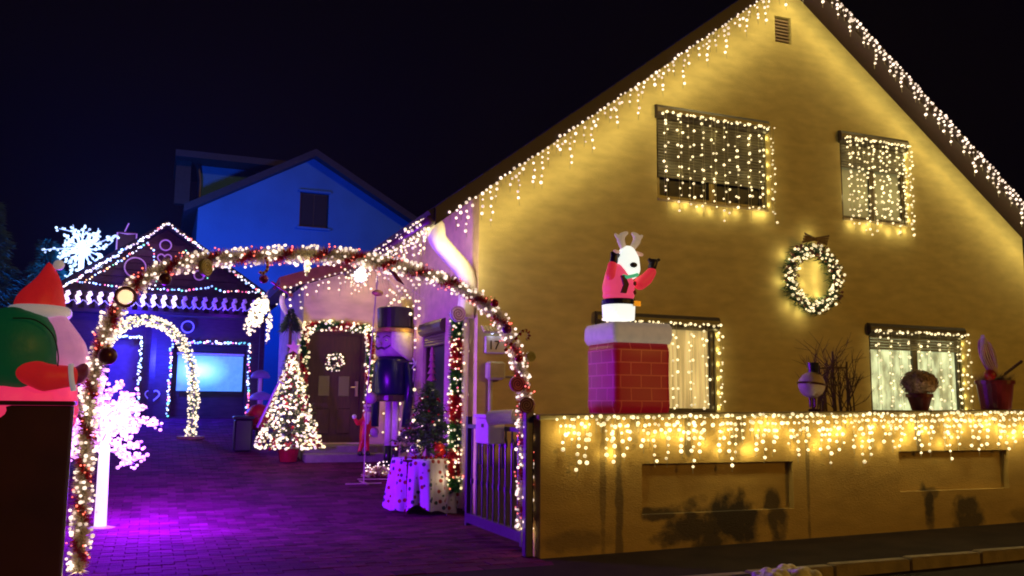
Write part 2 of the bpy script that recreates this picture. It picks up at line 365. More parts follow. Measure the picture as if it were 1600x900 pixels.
# ================================================================ MAIN HOUSE
house = thing('house', 'big cream stucco gable house with warm icicle lights along its rakes', 'house', (5.8, 0, 0))
AX, AZ = 5.84, 9.3
def rake(x): return 4.8 + .771 * x if x < AX else AZ - .757 * (x - AX)
wins = {'ul': (3.11, 5.32, 5.0, 6.56), 'ur': (6.97, 8.52, 5.0, 6.6), 'll': (1.98, 4.2, 1.5, 3.04), 'lr': (7.46, 9.7, 1.5, 3.09)}
VENT = (5.6, 5.96, 8.12, 8.62)
gw = MB(); holed(gw, 0, 11.5, lambda x: -.3, rake, list(wins.values()) + [VENT], lambda u, d, z: (u, d, z), .16, (AX,))
gw.quad((11.5, 0, -.3), (11.5, 10, -.3), (11.5, 10, rake(11.5)), (11.5, 0, rake(11.5)))
gw.prism([(0.0, 10, -.3), (11.5, 10, -.3), (11.5, 10, rake(11.5)), (AX, 10, AZ), (0, 10, 4.8)], (0, .2, 0))
gw.build('gable_wall', M_GABLE, house)
sw = MB(); holed(sw, .001, 5.5, lambda y: -.3, lambda y: 4.8, [(1.6, 2.86, 1.0, 2.95)], lambda u, d, z: (d, u, z), .16)
sw.build('side_wall', M_SIDE, house)
vt = MB(); vt.box((5.62, .08, 8.14), (5.94, .12, 8.6)); vp = vt.build('vent', mat('vent_brown', (.16, .09, .06), .6), house)
vs_ = MB()
for i in range(7): vs_.box((5.63, .03, 8.17 + i * .062), (5.93, .078, 8.20 + i * .062), None)
for i in range(7): pass
vs_.build('louvre', mat('louvre_brown', (.22, .14, .09), .6), vp)
# roof: slabs with tile courses, bargeboards, soffits
def roof_slab(name, xa, za, xb, zb, y0, y1, th, par, m_):
    mb = MB(); d = Vector((xb - xa, 0, zb - za)).normalized(); nn = Vector((-d.z, 0, d.x)); nn = nn if nn.z > 0 else -nn
    a = Vector((xa, y0, za)); b = Vector((xb, y0, zb))
    mb.prism([a, b, b + nn * th, a + nn * th], (0, y1 - y0, 0))
    L = (b - a).length; n = int(L / .34)
    for i in range(n):                     # overlapping tile courses
        p = a + (b - a) * (i / n); q = a + (b - a) * ((i + 1) / n)
        lo, hi = (p, q) if p.z < q.z else (q, p)
        mb.prism([lo + nn * (th + .002), hi + nn * (th + .002), hi + nn * (th + .004), lo + nn * (th + .045)], (0, y1 - y0, 0))
    return mb.build(name, m_, par)
OV = .42
roof_slab('roof', -.8, rake(-.8), AX, AZ, -OV, 10.4, .16, house, M_TILE)
roof_slab('roof', 12.3, rake(12.3), AX, AZ, -OV, 10.4, .16, house, M_TILE)
def board(name, xa, xb, y, t, h, par, m_):
    mb = MB(); a = (xa, y, rake(xa)); b = (xb, y, rake(xb))
    mb.prism([Vector(a) + Vector((0, 0, -.03)), Vector(b) + Vector((0, 0, -.03)), Vector(b) + Vector((0, 0, h)), Vector(a) + Vector((0, 0, h))], (0, t, 0)); return mb.build(name, m_, par)
M_BARGE = mat('bargeboard_brown', (.022, .008, .010), .55, var=.2)
board('bargeboard', -.82, AX, -OV - .035, .03, .24, house, M_BARGE); board('bargeboard', AX, 12.3, -OV - .035, .03, .24, house, M_BARGE)
for xa, xb in ((-.78, AX), (AX, 12.2)):
    mb = MB(); mb.prism([(xa, -OV, rake(xa) - .022), (xb, -OV, rake(xb) - .022), (xb, -OV, rake(xb) - .004), (xa, -OV, rake(xa) - .004)], (0, OV - .003, 0)); mb.build('soffit', M_BARGE, house)
gt = MB(); gt.tube([(-.86, -.40, 4.22), (-.86, 10.2, 4.22)], .075, 10); gt.build('gutter', mat('gutter_brown', (.12, .07, .06), .4), house, smooth=True)
mb = MB(); mb.prism([(-.78, .003, rake(-.78) - .03), (-.003, .003, rake(0) - .03), (-.003, .003, rake(0) - .01), (-.78, .003, rake(-.78) - .01)], (0, 5.5, 0)); mb.build('eave_soffit', mat('eave_olive', (.30, .22, .10), .7), house)
# downspout swan-neck from the gutter to the corner
dp = smoothpath([(-.86, .15, 4.16), P(679, 352, 1, .12), P(684, 374, 1, .12), P(703, 398, 1, .12), P(724, 422, 1, .13), P(732, 450, 1, .15), (-.14, .18, 2.9)], 5)
mb = MB(); mb.tube(dp, .14, 14); dsp = mb.build('downspout', mat('white_pipe', (.8, .74, .7), .4), house, smooth=True)
mb = MB(); mb.tube([(-.12, .2, 2.95), (-.12, .2, .1)], .055, 12); mb.build('downspout', MATS['white_pipe'], house, smooth=True)
# windows
def window(x0, x1, z0, z1, par, T, dep=.10, paneM=M_GLASS, shut=0, mull=1, boxm=None, lower=None, T2=None):
    f = MB(); w_ = .075
    def bx(mb, a, b): # a,b in (u,d,z)
        pa = [T(*p) for p in ((a[0], a[1], a[2]), (b[0], a[1], a[2]), (b[0], b[1], a[2]), (a[0], b[1], a[2]), (a[0], a[1], b[2]), (b[0], a[1], b[2]), (b[0], b[1], b[2]), (a[0], b[1], b[2]))]
        mb.add(pa, [(0, 3, 2, 1), (4, 5, 6, 7), (0, 1, 5, 4), (1, 2, 6, 5), (2, 3, 7, 6), (3, 0, 4, 7)])
    bx(f, (x0, dep - .05, z0), (x0 + w_, dep, z1)); bx(f, (x1 - w_, dep - .05, z0), (x1, dep, z1)); bx(f, (x0 + w_, dep - .05, z0), (x1 - w_, dep, z0 + w_)); bx(f, (x0 + w_, dep - .05, z1 - w_), (x1 - w_, dep, z1))
    for i in range(mull):
        c = x0 + (x1 - x0) * (i + 1) / (mull + 1); bx(f, (c - .06, dep - .055, z0 + w_), (c + .06, dep, z1 - w_))
    fr = f.build('window', M_FRAME, par)
    n = mull + 1
    for i in range(n):
        a = x0 + w_ + (x1 - x0 - 2 * w_) * i / n + .02; b = x0 + w_ + (x1 - x0 - 2 * w_) * (i + 1) / n - .02
        q = MB(); bx(q, (a, dep - .005, z0 + w_), (b, dep + .03, z1 - w_)); q.build('pane', paneM, fr)
    bxm = MB(); r = .085; pr = [(0, -.02, z1 - .2)]
    poly = [T(x0 + .0, .06, z1 - .17)]
    us = [T(x0 - .0, 0, 0)]
    prof = [(.08, z1 - .19), (-.02, z1 - .19), (-.075, z1 - .16), (-.10, z1 - .10), (-.10, z1 - .03), (-.07, z1 + .025), (-.01, z1 + .04), (.08, z1 + .04)]
    bxm.prism([T(x0 - .03, d, z) for d, z in prof], Vector(T(x1 + .03, 0, 0)) - Vector(T(x0 - .03, 0, 0))); bxm.build('shutter_box', M_FRAME, fr)
    if shut:
        zt = z1 - .19; k = 0
        while zt - .05 > z1 - .19 - shut:
            q = MB(); pts = [(dep - .085, zt), (dep - .095, zt - .022), (dep - .085, zt - .044), (dep - .07, zt - .044), (dep - .07, zt)]
            q.prism([T(x0 + .03, d, z) for d, z in pts], Vector(T(x1 - .03, 0, 0)) - Vector(T(x0 + .03, 0, 0))); q.build('slat', M_SHUT, fr); zt -= .05
    sl = MB(); bx(sl, (x0 + .003, -.04, z0 - .03), (x1 - .003, dep - .052, z0 - .002 + .006)); sl.build('sill', mat('stone_sill', (.42, .33, .2), .7), fr)
    return fr
T0 = lambda u, d, z: (u, d, z)
window(*wins['ul'], house, T0, shut=1.0, mull=1, paneM=M_GLASS)
window(*wins['ur'], house, T0, shut=.45, mull=1, paneM=mat('dim_lit_pane', (.3, .3, .2), .25, emit=(.6, .55, .25), es=.13, var=0))
window(*wins['ll'], house, T0, shut=.0, mull=1, paneM=M_LIT2)
window(*wins['lr'], house, T0, shut=.28, mull=1, paneM=M_LIT1)
window(1.6, 2.86, 1.0, 2.98, house, lambda u, d, z: (d, u, z), shut=.2, mull=0, paneM=M_GLASS)
# curtains and plant behind the lit panes: only mottled glow painted into the pane materials
# annex with the front door
def lean(x): return 3.80 + .35 * (x + 2.17)
DX0, DX1, DZ0, DZ1 = -1.57, -.51, .83, 2.98
an = MB(); holed(an, -1.72, -.003, lambda x: .3, lean, [(DX0 - .08, DX1 + .08, DZ0, DZ1 + .08)], lambda u, d, z: (u, 5.5 + d, z), .2)
an.quad((-1.72, 5.5, .3), (-1.72, 9, .3), (-1.72, 9, lean(-1.72)), (-1.72, 5.5, lean(-1.72)))
an.quad((-1.72, 9, .3), (0, 9, .3), (0, 9, lean(0)), (-1.72, 9, lean(-1.72)))
an.build('porch_wall', M_SIDE, house)
mb = MB(); mb.prism([(-2.25, 5.0, lean(-2.25) + .02), (-.0, 5.0, lean(0) + .02), (-.0, 5.0, lean(0) + .2), (-2.25, 5.0, lean(-2.25) + .2)], (0, 4.3, 0)); mb.build('roof', M_TILE, house)
mb = MB(); mb.prism([(-2.27, 4.96, lean(-2.27) - .02), (-.2, 4.96, lean(-.2) - .02), (-.2, 4.96, lean(-.2) + .24), (-2.27, 4.96, lean(-2.27) + .24)], (0, .035, 0)); mb.build('fascia', mat('fascia_orange_brown', (.34, .13, .05), .5), house)
mb = MB(); mb.tube(smoothpath([(-2.2, 5.0, 3.66), (-2.2, 5.05, 3.5), (-2.05, 5.2, 3.3), (-1.82, 5.4, 3.2), (-1.8, 5.42, 2.9), (-1.8, 5.42, .6)], 4), .05, 10); mb.build('downspout', MATS['white_pipe'], house, smooth=True)
dm = MB(); dm.box((DX0 - .08, 5.60, DZ0), (DX0, 5.68, DZ1 + .08)); dm.box((DX1, 5.60, DZ0), (DX1 + .08, 5.68, DZ1 + .08)); dm.box((DX0, 5.60, DZ1), (DX1, 5.68, DZ1 + .08)); dm.box((DX0, 5.645, DZ0), (DX1, 5.69, DZ1))
door = dm.build('door', M_DOOR, house)
for (a, b, z0, z1, m_) in ((.22, .44, 1.75, 2.15, mat('frosted_pane', (.12, .09, .06), .3, emit=(.5, .3, .12), es=.06, var=0)), (.62, .84, 1.75, 2.15, MATS['frosted_pane']), (.18, .46, 1.0, 1.5, M_DOOR), (.6, .88, 1.0, 1.5, M_DOOR)):
    q = MB(); q.bbox((DX0 + a, 5.62, z0), (DX0 + b, 5.643, z1), .01); q.build('pane' if m_ is not M_DOOR else 'panel', m_, door)
q = MB(); q.box((DX1 - .10, 5.58, 1.75), (DX1 - .05, 5.64, 2.05)); q.tube([(DX1 - .075, 5.57, 1.93), (DX1 - .20, 5.56, 1.93)], .015, 8); q.build('handle', mat('brass', (.7, .55, .3), .3, .6), door)
mb = MB(); mb.bbox((-1.75, 4.95, .45), (.0 - .01, 5.49, .80), .015); mb.bbox((-1.72, 4.62, .4), (-.01, 4.945, .66), .015)
mb.build('step', mat('step_stone', (.22, .18, .17), .7, bump=.3), house)
# wall fittings on the gable: number lantern, meter box
nl = thing('house_number', 'white house number plate 17 under a small tiled lit canopy', 'number plate', (.3, 0, 2.36))
q = MB(); q.bbox((.11, -.05, 2.36), (.44, -.004, 2.62), .015); q.build('plate', M_WHITE, nl)
rf_ = MB()
for i in range(9): rf_.tube([(.07 + i * .053, -.012, 2.76), (.07 + i * .053, -.15, 2.665)], .024, 6)
rf_.build('canopy', mat('pale_tile', (.5, .42, .3), .6), nl)
def text(body, size, loc, m_, par, name='lettering', rot=(R(90), 0, 0), ext=.004):
    cu = bpy.data.curves.new(name, 'FONT'); cu.body = body; cu.size = size; cu.extrude = ext; o = bpy.data.objects.new(name, cu); C.objects.link(o)
    dg = bpy.context.evaluated_depsgraph_get(); me = bpy.data.meshes.new_from_object(o.evaluated_get(dg)); bpy.data.objects.remove(o)
    o = bpy.data.objects.new(name, me); C.objects.link(o); me.materials.append(m_); o.parent = par; o.rotation_euler = rot; o.location = Vector(loc) - Vector(ORG[par.name]); return o
text('1', .19, (.15, -.056, 2.42), M_BLACK, nl, 'digit'); text('7', .19, (.245, -.056, 2.42), M_BLACK, nl, 'digit')
for x in (.2, .38):
    q = MB(); q.ico((x, -.09, 2.66), .022); q.build('spotlight', bulb('plate_spot', (.6, .7, 1), 2.5), nl); lamp((x, -.10, 2.63), (.6, .7, 1), .12, nl)
eb = thing('meter_box', 'small grey meter box with conduit below the house number', 'meter box', (.3, 0, 1.0))
q = MB(); q.bbox((.12, -.16, 1.97), (.40, -.004, 2.24), .03); q.build('box', mat('grey_plastic', (.5, .46, .38), .5), eb)
q = MB(); q.tube([(.2, -.04, 1.97), (.2, -.04, .9)], .035, 8); q.tube([(.4, -.03, 2.02), (.75, -.03, 2.02), (.78, -.03, 1.99)], .015, 6); q.build('conduit', MATS['grey_plastic'], eb, smooth=True)

# ================================================================ GARDEN WALL, GATE, LEFT WALL
wall = thing('garden_wall', 'weathered cream stucco garden wall with recessed panels in front of the house', 'garden wall', (5, -3.4, 0))
rec = [(.71, 2.80, .40, .96), (4.47, 6.40, .55, 1.06), (8.1, 10, .62, 1.1)]
WT = lambda x: 1.455 + .0137 * x
mb = MB(); holed(mb, -.53, 12, lambda x: -.2, WT, rec, lambda u, d, z: (u, -3.55 + d, z), .085)
for (a, b, c, d) in rec: mb.quad((a, -3.465, c), (b, -3.465, c), (b, -3.465, d), (a, -3.465, d))
mb.quad((-.53, -3.55, -.2), (-.53, -3.25, -.2), (-.53, -3.25, WT(-.53)), (-.53, -3.55, WT(-.53)))
mb.quad((-.53, -3.25, -.2), (12, -3.25, -.2), (12, -3.25, WT(12)), (-.53, -3.25, WT(-.53)))
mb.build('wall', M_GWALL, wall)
x = -.57; i = 0
for w_ in (1.85, 1.9, 1.85, 1.9, 1.9, 1.9, 1.3):
    q = MB(); zz = WT(x + w_ / 2); M = Matrix.Translation((x, 0, WT(x))) @ Matrix.Rotation(-.0137, 4, 'Y'); q.bbox((0, -3.60, 0.001), (w_ - .012, -3.20, .055), .012); q.v = [tuple(M @ Vector(v)) for v in q.v]; q.build('coping', mat('coping_stone', (.36, .30, .16), .8, bump=.4), wall); x += w_
for xx in (2.98, 6.85):
    pass
lwall = thing('gate_wall', 'dark smooth wall panel at the left edge of the driveway', 'wall', (-6.5, -3.4, 0))
q = MB(); q.bbox((-12, -3.55, -.1), (-5.09, -3.28, 1.56), .012); q.build('wall', M_DWALL, lwall)
q = MB(); q.bbox((-12.02, -3.58, 1.562), (-5.07, -3.25, 1.60), .008); q.build('coping', M_DWALL, lwall)
q = MB(); q.box((-5.088, -3.54, 0), (-5.076, -3.50, 1.55)); q.build('edge_glint', M_METAL, lwall)  # metal strip added for the thin light reflection along the wall's edge
gate = thing('garden_gate', 'wrought iron gate leaf swung open beside the lit arch', 'gate', (-.55, -3.2, 0))
GX = -.56
q = MB(); q.box((GX - .03, -3.12, .10), (GX + .03, -1.33, .22)); q.box((GX - .03, -3.12, 1.30), (GX + .03, -1.33, 1.35)); q.box((GX - .032, -1.33, .06), (GX + .032, -1.26, 1.45)); q.box((GX - .032, -3.18, .06), (GX + .032, -3.121, 1.5))
q.build('frame', mat('gate_iron', (.09, .08, .12), .4, .3), gate)
for i in range(9):
    y = -3.0 + i * .195; q = MB(); q.tube([(GX, y, .22), (GX, y, 1.30)], .011, 6); q.tube([(GX, y, .6), (GX, y, .66)], .02, 6); q.build('bar', MATS['gate_iron'], gate)
for i in range(4):
    y = -2.9 + i * .39
    for sg in (-1, 1):
        pts = [(GX, y + sg * .02, .86)]
        for k in range(14):
            a = k * .5; rr = .085 * (1 - k / 18); pts.append((GX, y + sg * (.085 - math.cos(a) * rr * .8), 1.14 + math.sin(a) * rr))
        q = MB(); q.tube(pts, .010, 5); q.build('scroll', MATS['gate_iron'], gate)
gp = thing('gate_post', 'dark square steel gate post against the end of the garden wall', 'post', (-.62, -3.4, 0))
q = MB(); q.bbox((-.66, -3.46, 0), (-.57, -3.36, 1.58), .008); q.build('post', MATS['gate_iron'], gp); q = MB(); q.ball((-.615, -3.41, 1.60), .04); q.build('finial', MATS['gate_iron'], gp)
mbx = thing('mailbox', 'white letterbox with round newspaper tube mounted on the gate', 'mailbox', (-.5, -1.9, 1.1))
q = MB(); q.bbox((-.80, -2.66, 1.15), (-.595, -2.22, 1.45), .012); q.box((-.82, -2.68, 1.452), (-.592, -2.20, 1.49)); q.build('box', M_WHITE, mbx)
q = MB(); a = P(764, 653, 1, -2.76); b = P(803, 651, 1, -2.98); q.tube([a, b], .082, 18); q.build('newspaper_tube', M_WHITE, mbx, smooth=False)
q = MB(); dd = (b - a).normalized(); q.tube([b + dd * .001, b + dd * .02], .070, 18); q.build('tube_cap', mat('cap_grey', (.5, .5, .46), .5), mbx)
q = MB(); q.box((-.809, -2.5, 1.34), (-.801, -2.44, 1.38)); q.build('lock', M_BLACK, mbx)

# ================================================================ LIGHT STRINGS ON THE HOUSE
LENS = [.10, .28, .14, .5, .2, .0, .36, .08, .55, .22, .05]
def rk(x, y, dz=0): return Vector((x, y, rake(x) + dz))
icicles('icicle_lights', 'warm icicle lights hanging along the left rake of the gable', [rk(-.6, -OV - .06, -.02), rk(AX, -OV - .06, -.02)], LENS, rk(3, -OV), WARMP, gap=.095, bgap=.10, r=.022, lampstep=.36, watt=2.6, loff=(0, .10, -.40), lrad=.16, group='icicle light strings')
icicles('icicle_lights', 'pinkish white icicle lights over the brown bargeboard of the right rake', [rk(AX, -OV - .06, .17), rk(12.2, -OV - .06, .17)], [.08, .2, .0, .35, .12, .26, .05, .44, .15], rk(9, -OV), WARMP, gap=.08, bgap=.09, r=.025, lampstep=.36, watt=2.6, loff=(0, .12, -.48), lrad=.16, group='icicle light strings')
icicles('icicle_lights', 'dense warm icicle lights along the side eave above the driveway', [(-.90, -.3, 4.28), (-.90, 5.2, 4.28)], [.3, .45, .2, .6, .35, .25], (-.9, 2.5, 4.3), WARM, gap=.08, bgap=.09, r=.021, lampstep=.8, watt=2.8, loff=(.3, 0, -.2), jit=.05, group='icicle light strings')
icicles('icicle_lights', 'sparse warm icicle lights under the fascia above the front door', [(-2.2, 4.93, lean(-2.2)), (-.25, 4.93, lean(-.25))], [.15, .4, .1, .5, .25, .1, .3], (-1.2, 4.93, 3.9), WARM, gap=.11, bgap=.12, r=.024, lampstep=.7, watt=1.2, loff=(0, .25, -.2), group='icicle light strings')
def halos(t, x0, x1, z, n, y=-.06, wmin=.2, wmax=.6):
    for i in range(n): lamp((x0 + (x1 - x0) * (i + rnd.uniform(.1, .9)) / n, y, z + rnd.uniform(-.06, .06)), WCOL, rnd.uniform(wmin, wmax) * 1.9, t, .02)
def curtain(label, key, nx, drop, n_h, xr=None, bg_=.11, dark=0):
    x0, x1, z0, z1 = wins[key]; x0, x1 = xr or (x0, x1); t = thing('window_light_curtain', label, 'string lights', ((x0 + x1) / 2, -.11, z1), 'light curtains on the windows')
    bl = []; wr = MB(); wr.tube([(x0 + .06, -.125, z1 - .10), (x1 + .03, -.125, z1 - .10)], .007, 4)
    for i in range(nx):
        for j in range(2):
            x = x0 + .1 + (x1 - x0 - .1) * i / (nx - 1) + j * .05 + rnd.uniform(-.03, .03); L = z1 - z0 + rnd.uniform(-.1, drop); z = z1 - .1
            wr.tube([(x, -.12, z), (x + rnd.uniform(-.03, .03), -.11, z1 - L)], .0035, 3, False)
            while z > z1 - L: bl.append((x + rnd.uniform(-.035, .035), -.12, z)); z -= bg_ * rnd.uniform(.9, 2.5)
    n = int((x1 - x0) / .09)
    for i in range(n): bl.append((x0 + (x1 - x0) * (i + .5) / n + rnd.uniform(-.03, .03), -.13, z1 - .12 + rnd.uniform(-.03, .03)))
    wr.build('wire', WIRE, t); bulbs_part(bl, WARM, t, .021)
    if n_h: halos(t, x0 + .1, x1 + .05, z0 - .10, n_h)
    for k in range(6): lamp((x1 + .02, -.02, z0 + (z1 - z0) * (k + .4) / 6.5), WCOL, .28, t, .02)
    for k in range(3):
        for j in range(2): lamp((x0 + (x1 - x0) * (k + .5) / 3, -.2, z0 + (z1 - z0) * (.3 + .45 * j)), WCOL, 1.4, t, .03)
    return t
curtain('wide curtain of warm lights over the upper left shuttered window', 'ul', 10, .32, 8)
curtain('dense curtain of warm lights over the small upper right window', 'ur', 9, .30, 7, bg_=.075)
curtain('curtain of warm lights over the lower left window behind the inflatable chimney', 'll', 8, 0, 0)
curtain('curtain of warm lights over the lower right window behind the potted hydrangea', 'lr', 10, 0, 0)
# garden wall icicles
t = icicles('icicle_lights', 'long row of warm icicle lights hanging over the street side of the garden wall', [(-.35, -3.635, WT(0) + .01), (11.5, -3.635, WT(11.5) + .01)], [.15, .4, .28, .55, .2, .46, .3, .1], (5, -3.63, 1.5), WARM, gap=.062, bgap=.08, r=.021, lampstep=60, watt=.2, jit=.03, group='icicle light strings')
for i in range(64):
    x = -.35 + 8.0 * (i + rnd.uniform(0, .9)) / 64
    lamp((x, -3.62, WT(x) - rnd.choice((.08, .14, .2, .3, .38))), WCOL, rnd.uniform(.25, 1.05), t, .02)
for i in range(12): lamp((-.3 + i * .7, -3.74, WT(0) - .15), WCOL, 1.9, t, .03)
# curtain on the side wall beside the door
t = thing('wall_light_curtain', 'loose strands of warm lights hanging on the yellow side wall by the porch', 'string lights', (-.1, 4.3, 3.9))
bl = []; wr = MB()
for i in range(13):
    y = 2.9 + i * .2; z1 = 3.95 - rnd.uniform(0, .25); z0 = rnd.choice((3.1, 2.2, 1.2, .9, 3.3)); wr.tube([(-.08, y, z1), (-.08, y, z0)], .004, 3, False); z = z1
    while z > z0: bl.append((-.08, y + rnd.uniform(-.04, .04), z)); z -= rnd.uniform(.12, .4)
wr.tube([(-.08, 2.8, 3.8), (-.08, 3.4, 3.65), (-.08, 4.2, 3.75), (-.08, 5.4, 3.6)], .006, 4)
wr.build('wire', WIRE, t); bulbs_part(bl, WARM, t, .028)
for p in ((-.12, 3.2, 2.9), (-.12, 3.3, 2.1), (-.12, 3.4, 1.4), (-.15, 4.1, 3.3), (-.15, 4.9, 2.8), (-.15, 5.0, 1.8)): lamp(p, (1, .74, .10), 1.7, t)
# bright light clusters
def cluster(label, p, rx, rz, n, m_, tilt=0, watt=2, col=WCOL, r=.026):
    t = thing('light_cluster', label, 'string lights', p, 'bright bundles of lights'); bl = []; M = Matrix.Rotation(tilt, 3, 'Y'); core = MB()
    for _ in range(n):
        d = Vector((rnd.gauss(0, 1), rnd.gauss(0, 1), rnd.gauss(0, 1))).normalized() * rnd.uniform(.3, 1) ** .6
        bl.append(Vector(p) + M @ Vector((d.x * rx, d.y * rx, d.z * rz)))
    bulbs_part(bl, m_, t, r); core.tube([Vector(p) + M @ Vector((0, 0, rz * 1.1)), Vector(p) - M @ Vector((0, 0, rz))], .01, 5); core.build('wire', WIRE, t)
    lamp(Vector(p) + Vector((0, -rx - .1, 0)), col, watt, t, .08); return t
cluster('glowing leaf shaped bundle of white lights hanging left of the porch', P(402, 490, 1, 5.0), .17, .45, 170, WARM, R(22), 4)
cluster('thin short strand of lights hanging just right of the leaf shaped bundle', P(419, 512, 1, 4.95), .06, .32, 26, WARM, R(4), .5)
cluster('round star burst of white lights under the top of the arch', P(563, 430, 1, -3.15), .065, .085, 90, B_WHT, 0, .5, r=.011)
cluster('short tassel of white lights dangling from the arch top', P(480, 414, 1, -3.25), .035, .12, 60, WARM, 0, .5, r=.012)
# wreath on the gable
def wreath(name, label, c, Rr, rr, nb, nfol, bow, lampw, nb_r=.024, ax='Y', parent=None):
    t = thing(name, label, 'wreath', c); c = Vector(c); fo = MB(); bl = []; rd = []
    for _ in range(nfol):
        a = rnd.uniform(0, 2 * math.pi); q = rnd.uniform(0, 2 * math.pi); u = rr * rnd.uniform(.3, 1.15)
        p = c + Vector((math.cos(a) * (Rr + u * math.cos(q)), -abs(u * math.sin(q)) , math.sin(a) * (Rr + u * math.cos(q)))); d = Vector((rnd.gauss(0, 1), rnd.gauss(0, 1), rnd.gauss(0, 1))).normalized()
        sd = d.orthogonal().normalized() * .012; fo.add([p - sd, p + sd, p + d * rr * .8], [(0, 1, 2)])
    for i in range(nb):
        a = 2 * math.pi * i / nb + rnd.uniform(-.05, .05); u = rnd.uniform(-1, 1) * rr
        bl.append(c + Vector((math.cos(a) * (Rr + u), -rr * rnd.uniform(.6, 1.1), math.sin(a) * (Rr + u))))
    for i in range(nb // 2):
        a = rnd.uniform(0, 2 * math.pi); u = rnd.uniform(-1, 1.1) * rr; rd.append(c + Vector((math.cos(a) * (Rr + u), -rr * rnd.uniform(.7, 1.1), math.sin(a) * (Rr + u))))
    fo.build('foliage', M_GREEN, t, kind='stuff'); bulbs_part(bl, WARM, t, nb_r); bulbs_part(rd, mat('brown_berry', (.22, .07, .04), .4), t, nb_r * 1.1, name='berries')
    q = MB(); q.tube([c + Vector((math.cos(a) * Rr, -.02, math.sin(a) * Rr)) for a in [i * math.pi / 16 for i in range(33)]], rr * .35, 6); q.build('ring', M_GREEN, t)
    if bow:
        for sg in (-1, 1):
            q = MB(); top = c + Vector((0, -.12, Rr + rr + .02))
            for k in range(4):
                q.prism([top + Vector((0, 0, .012 * k)), top + Vector((sg * .26, -.02 * k, -.06 + .045 * k)), top + Vector((sg * .27, -.02 * k, -.02 + .045 * k)), top + Vector((0, 0, .012 * k + .02))], (0, -.02, 0))
            q.build('bow_loop', mat('striped_ribbon', (.16, .09, .05), .5, var=.5, scale=30), t)
    if bow:
        for dx_, dz_ in ((-.56, .38), (-.64, -.08), (-.48, -.50), (-.25, -.62), (.16, .24), (-.2, .2), (.12, 0), (-.15, -.1), (.16, -.28), (-.12, -.33), (.0, .76)): lamp(c + Vector((dx_, -.03, dz_)), WCOL, 1.3, t, .02)
    for i in range(6 if bow else 2):
        a = i * math.pi / 3 + .4; lamp(c + Vector((math.cos(a) * (Rr + .0), -.02 if not bow else -.03, math.sin(a) * (Rr + .0))), WCOL, lampw, t, .02)
    return t
wreath('wreath', 'large oval wreath full of warm lights with a ribbon bow on the gable wall', (6.17, -.05, 3.85), .50, .13, 150, 2400, True, 2.2)
wreath('wreath', 'small round wreath of red and white lights on the brown front door', (-1.06, 5.60, 2.43), .13, .07, 46, 500, False, .3, .020)

# ================================================================ ARCH OVER THE GATEWAY
arch = thing('garland_arch', 'tall tinsel garland arch wound in red and white lights spanning the driveway gate', 'arch', (-2.8, -3.3, 0))
AP = [(122, 893), (125, 850), (128, 800), (131, 750), (134, 700), (138, 640), (146, 590), (158, 540), (178, 490), (205, 452), (245, 425), (290, 411), (350, 403), (420, 400), (480, 398), (540, 401), (600, 411), (650, 424), (700, 440), (745, 466), (782, 500), (804, 545), (815, 590), (820, 640), (821, 700), (820, 760), (819, 825)]
apath = [P(x, y, 1, -3.3) for x, y in AP]
q = MB(); q.tube(smoothpath(apath, 3), .022, 8); q.build('frame', M_METAL, arch)
ap = tinsel(apath, .108, 2600, (M_TWHITE, M_TRED), arch, .36, .27, width=.007)
def spiral(path, rad, n, pitch, lo, hi):
    out = []; s_ = 0; u = None; tot = sum((b - a).length for a, b in zip(path, path[1:]))
    for p, q in zip(path, path[1:]):
        d = q - p; L = d.length; t = d / L; u = t.orthogonal().normalized() if u is None else (u - t * u.dot(t)).normalized(); v = t.cross(u)
        for k in range(int(n * L / tot + rnd.random())):
            h = rnd.random(); ph = rnd.uniform(lo, hi); an = (ph - (s_ + h * L) / pitch) * 2 * math.pi
            out.append(p + d * h + (u * math.cos(an) + v * math.sin(an)) * rad * rnd.uniform(.7, 1.05))
        s_ += L
    return out
bulbs_part(spiral(ap, .10, 760, .36, .32, .96), WARMP, arch, .016); bulbs_part(spiral(ap, .12, 260, .36, .0, .36), B_RED, arch, .009, name='red_bulbs')
for i, p in enumerate(interp(apath, .30)):
    lamp(p, (1, .76, .42), 2.8, arch, .05)
def bauble(label, px, py, y, r, m_, cat='bauble', group='ornaments on the arch'):
    p = P(px, py, 1, y); t = thing('bauble', label, cat, p, group); q = MB(); q.ball(p, r, 18); q.build('ball', m_, t, smooth=True)
    q = MB(); q.tube([p + Vector((0, 0, r - .003)), p + Vector((0, 0, r + .02))], r * .18, 8); q.build('cap', M_GOLD, t); return t
def disc(label, px, py, y, r, m1, m2, yaw=0, group='ornaments on the arch', stick=0):
    p = P(px, py, 1, y); t = thing('lollipop_ornament', label, 'ornament', p, group); M = Matrix.Rotation(yaw, 3, 'Z')
    q = MB(); q.tube([p + M @ Vector((0, .018, 0)), p + M @ Vector((0, -.018, 0))], r, 24); q.build('disc', m1, t)
    q = MB(); pts = [p + M @ Vector((math.cos(a * .45) * r * .93 * a / 42, -.022, math.sin(a * .45) * r * .93 * a / 42)) for a in range(1, 43)]; q.tube(pts, r * .07, 5); q.build('spiral', m2, t)
    if stick: q = MB(); q.tube([p + Vector((0, 0, -r)), p + Vector((0, 0, -r - stick))], .01, 6); q.build('stick', M_WHITE, t)
    return t
M_BRED = mat('bauble_red', (.35, .01, .03), .2, .3); M_BPUR = mat('bauble_purple', (.20, .02, .22), .25, .3); M_BDRK = mat('bauble_dark', (.09, .02, .02), .3, .2); M_LGOLD = mat('olive_gold', (.36, .34, .12), .4); M_MAG = mat('magenta_gloss', (.5, .03, .3), .3)
bauble('shiny red bauble on the right curve of the arch', 773, 474, -3.45, .045, M_BRED)
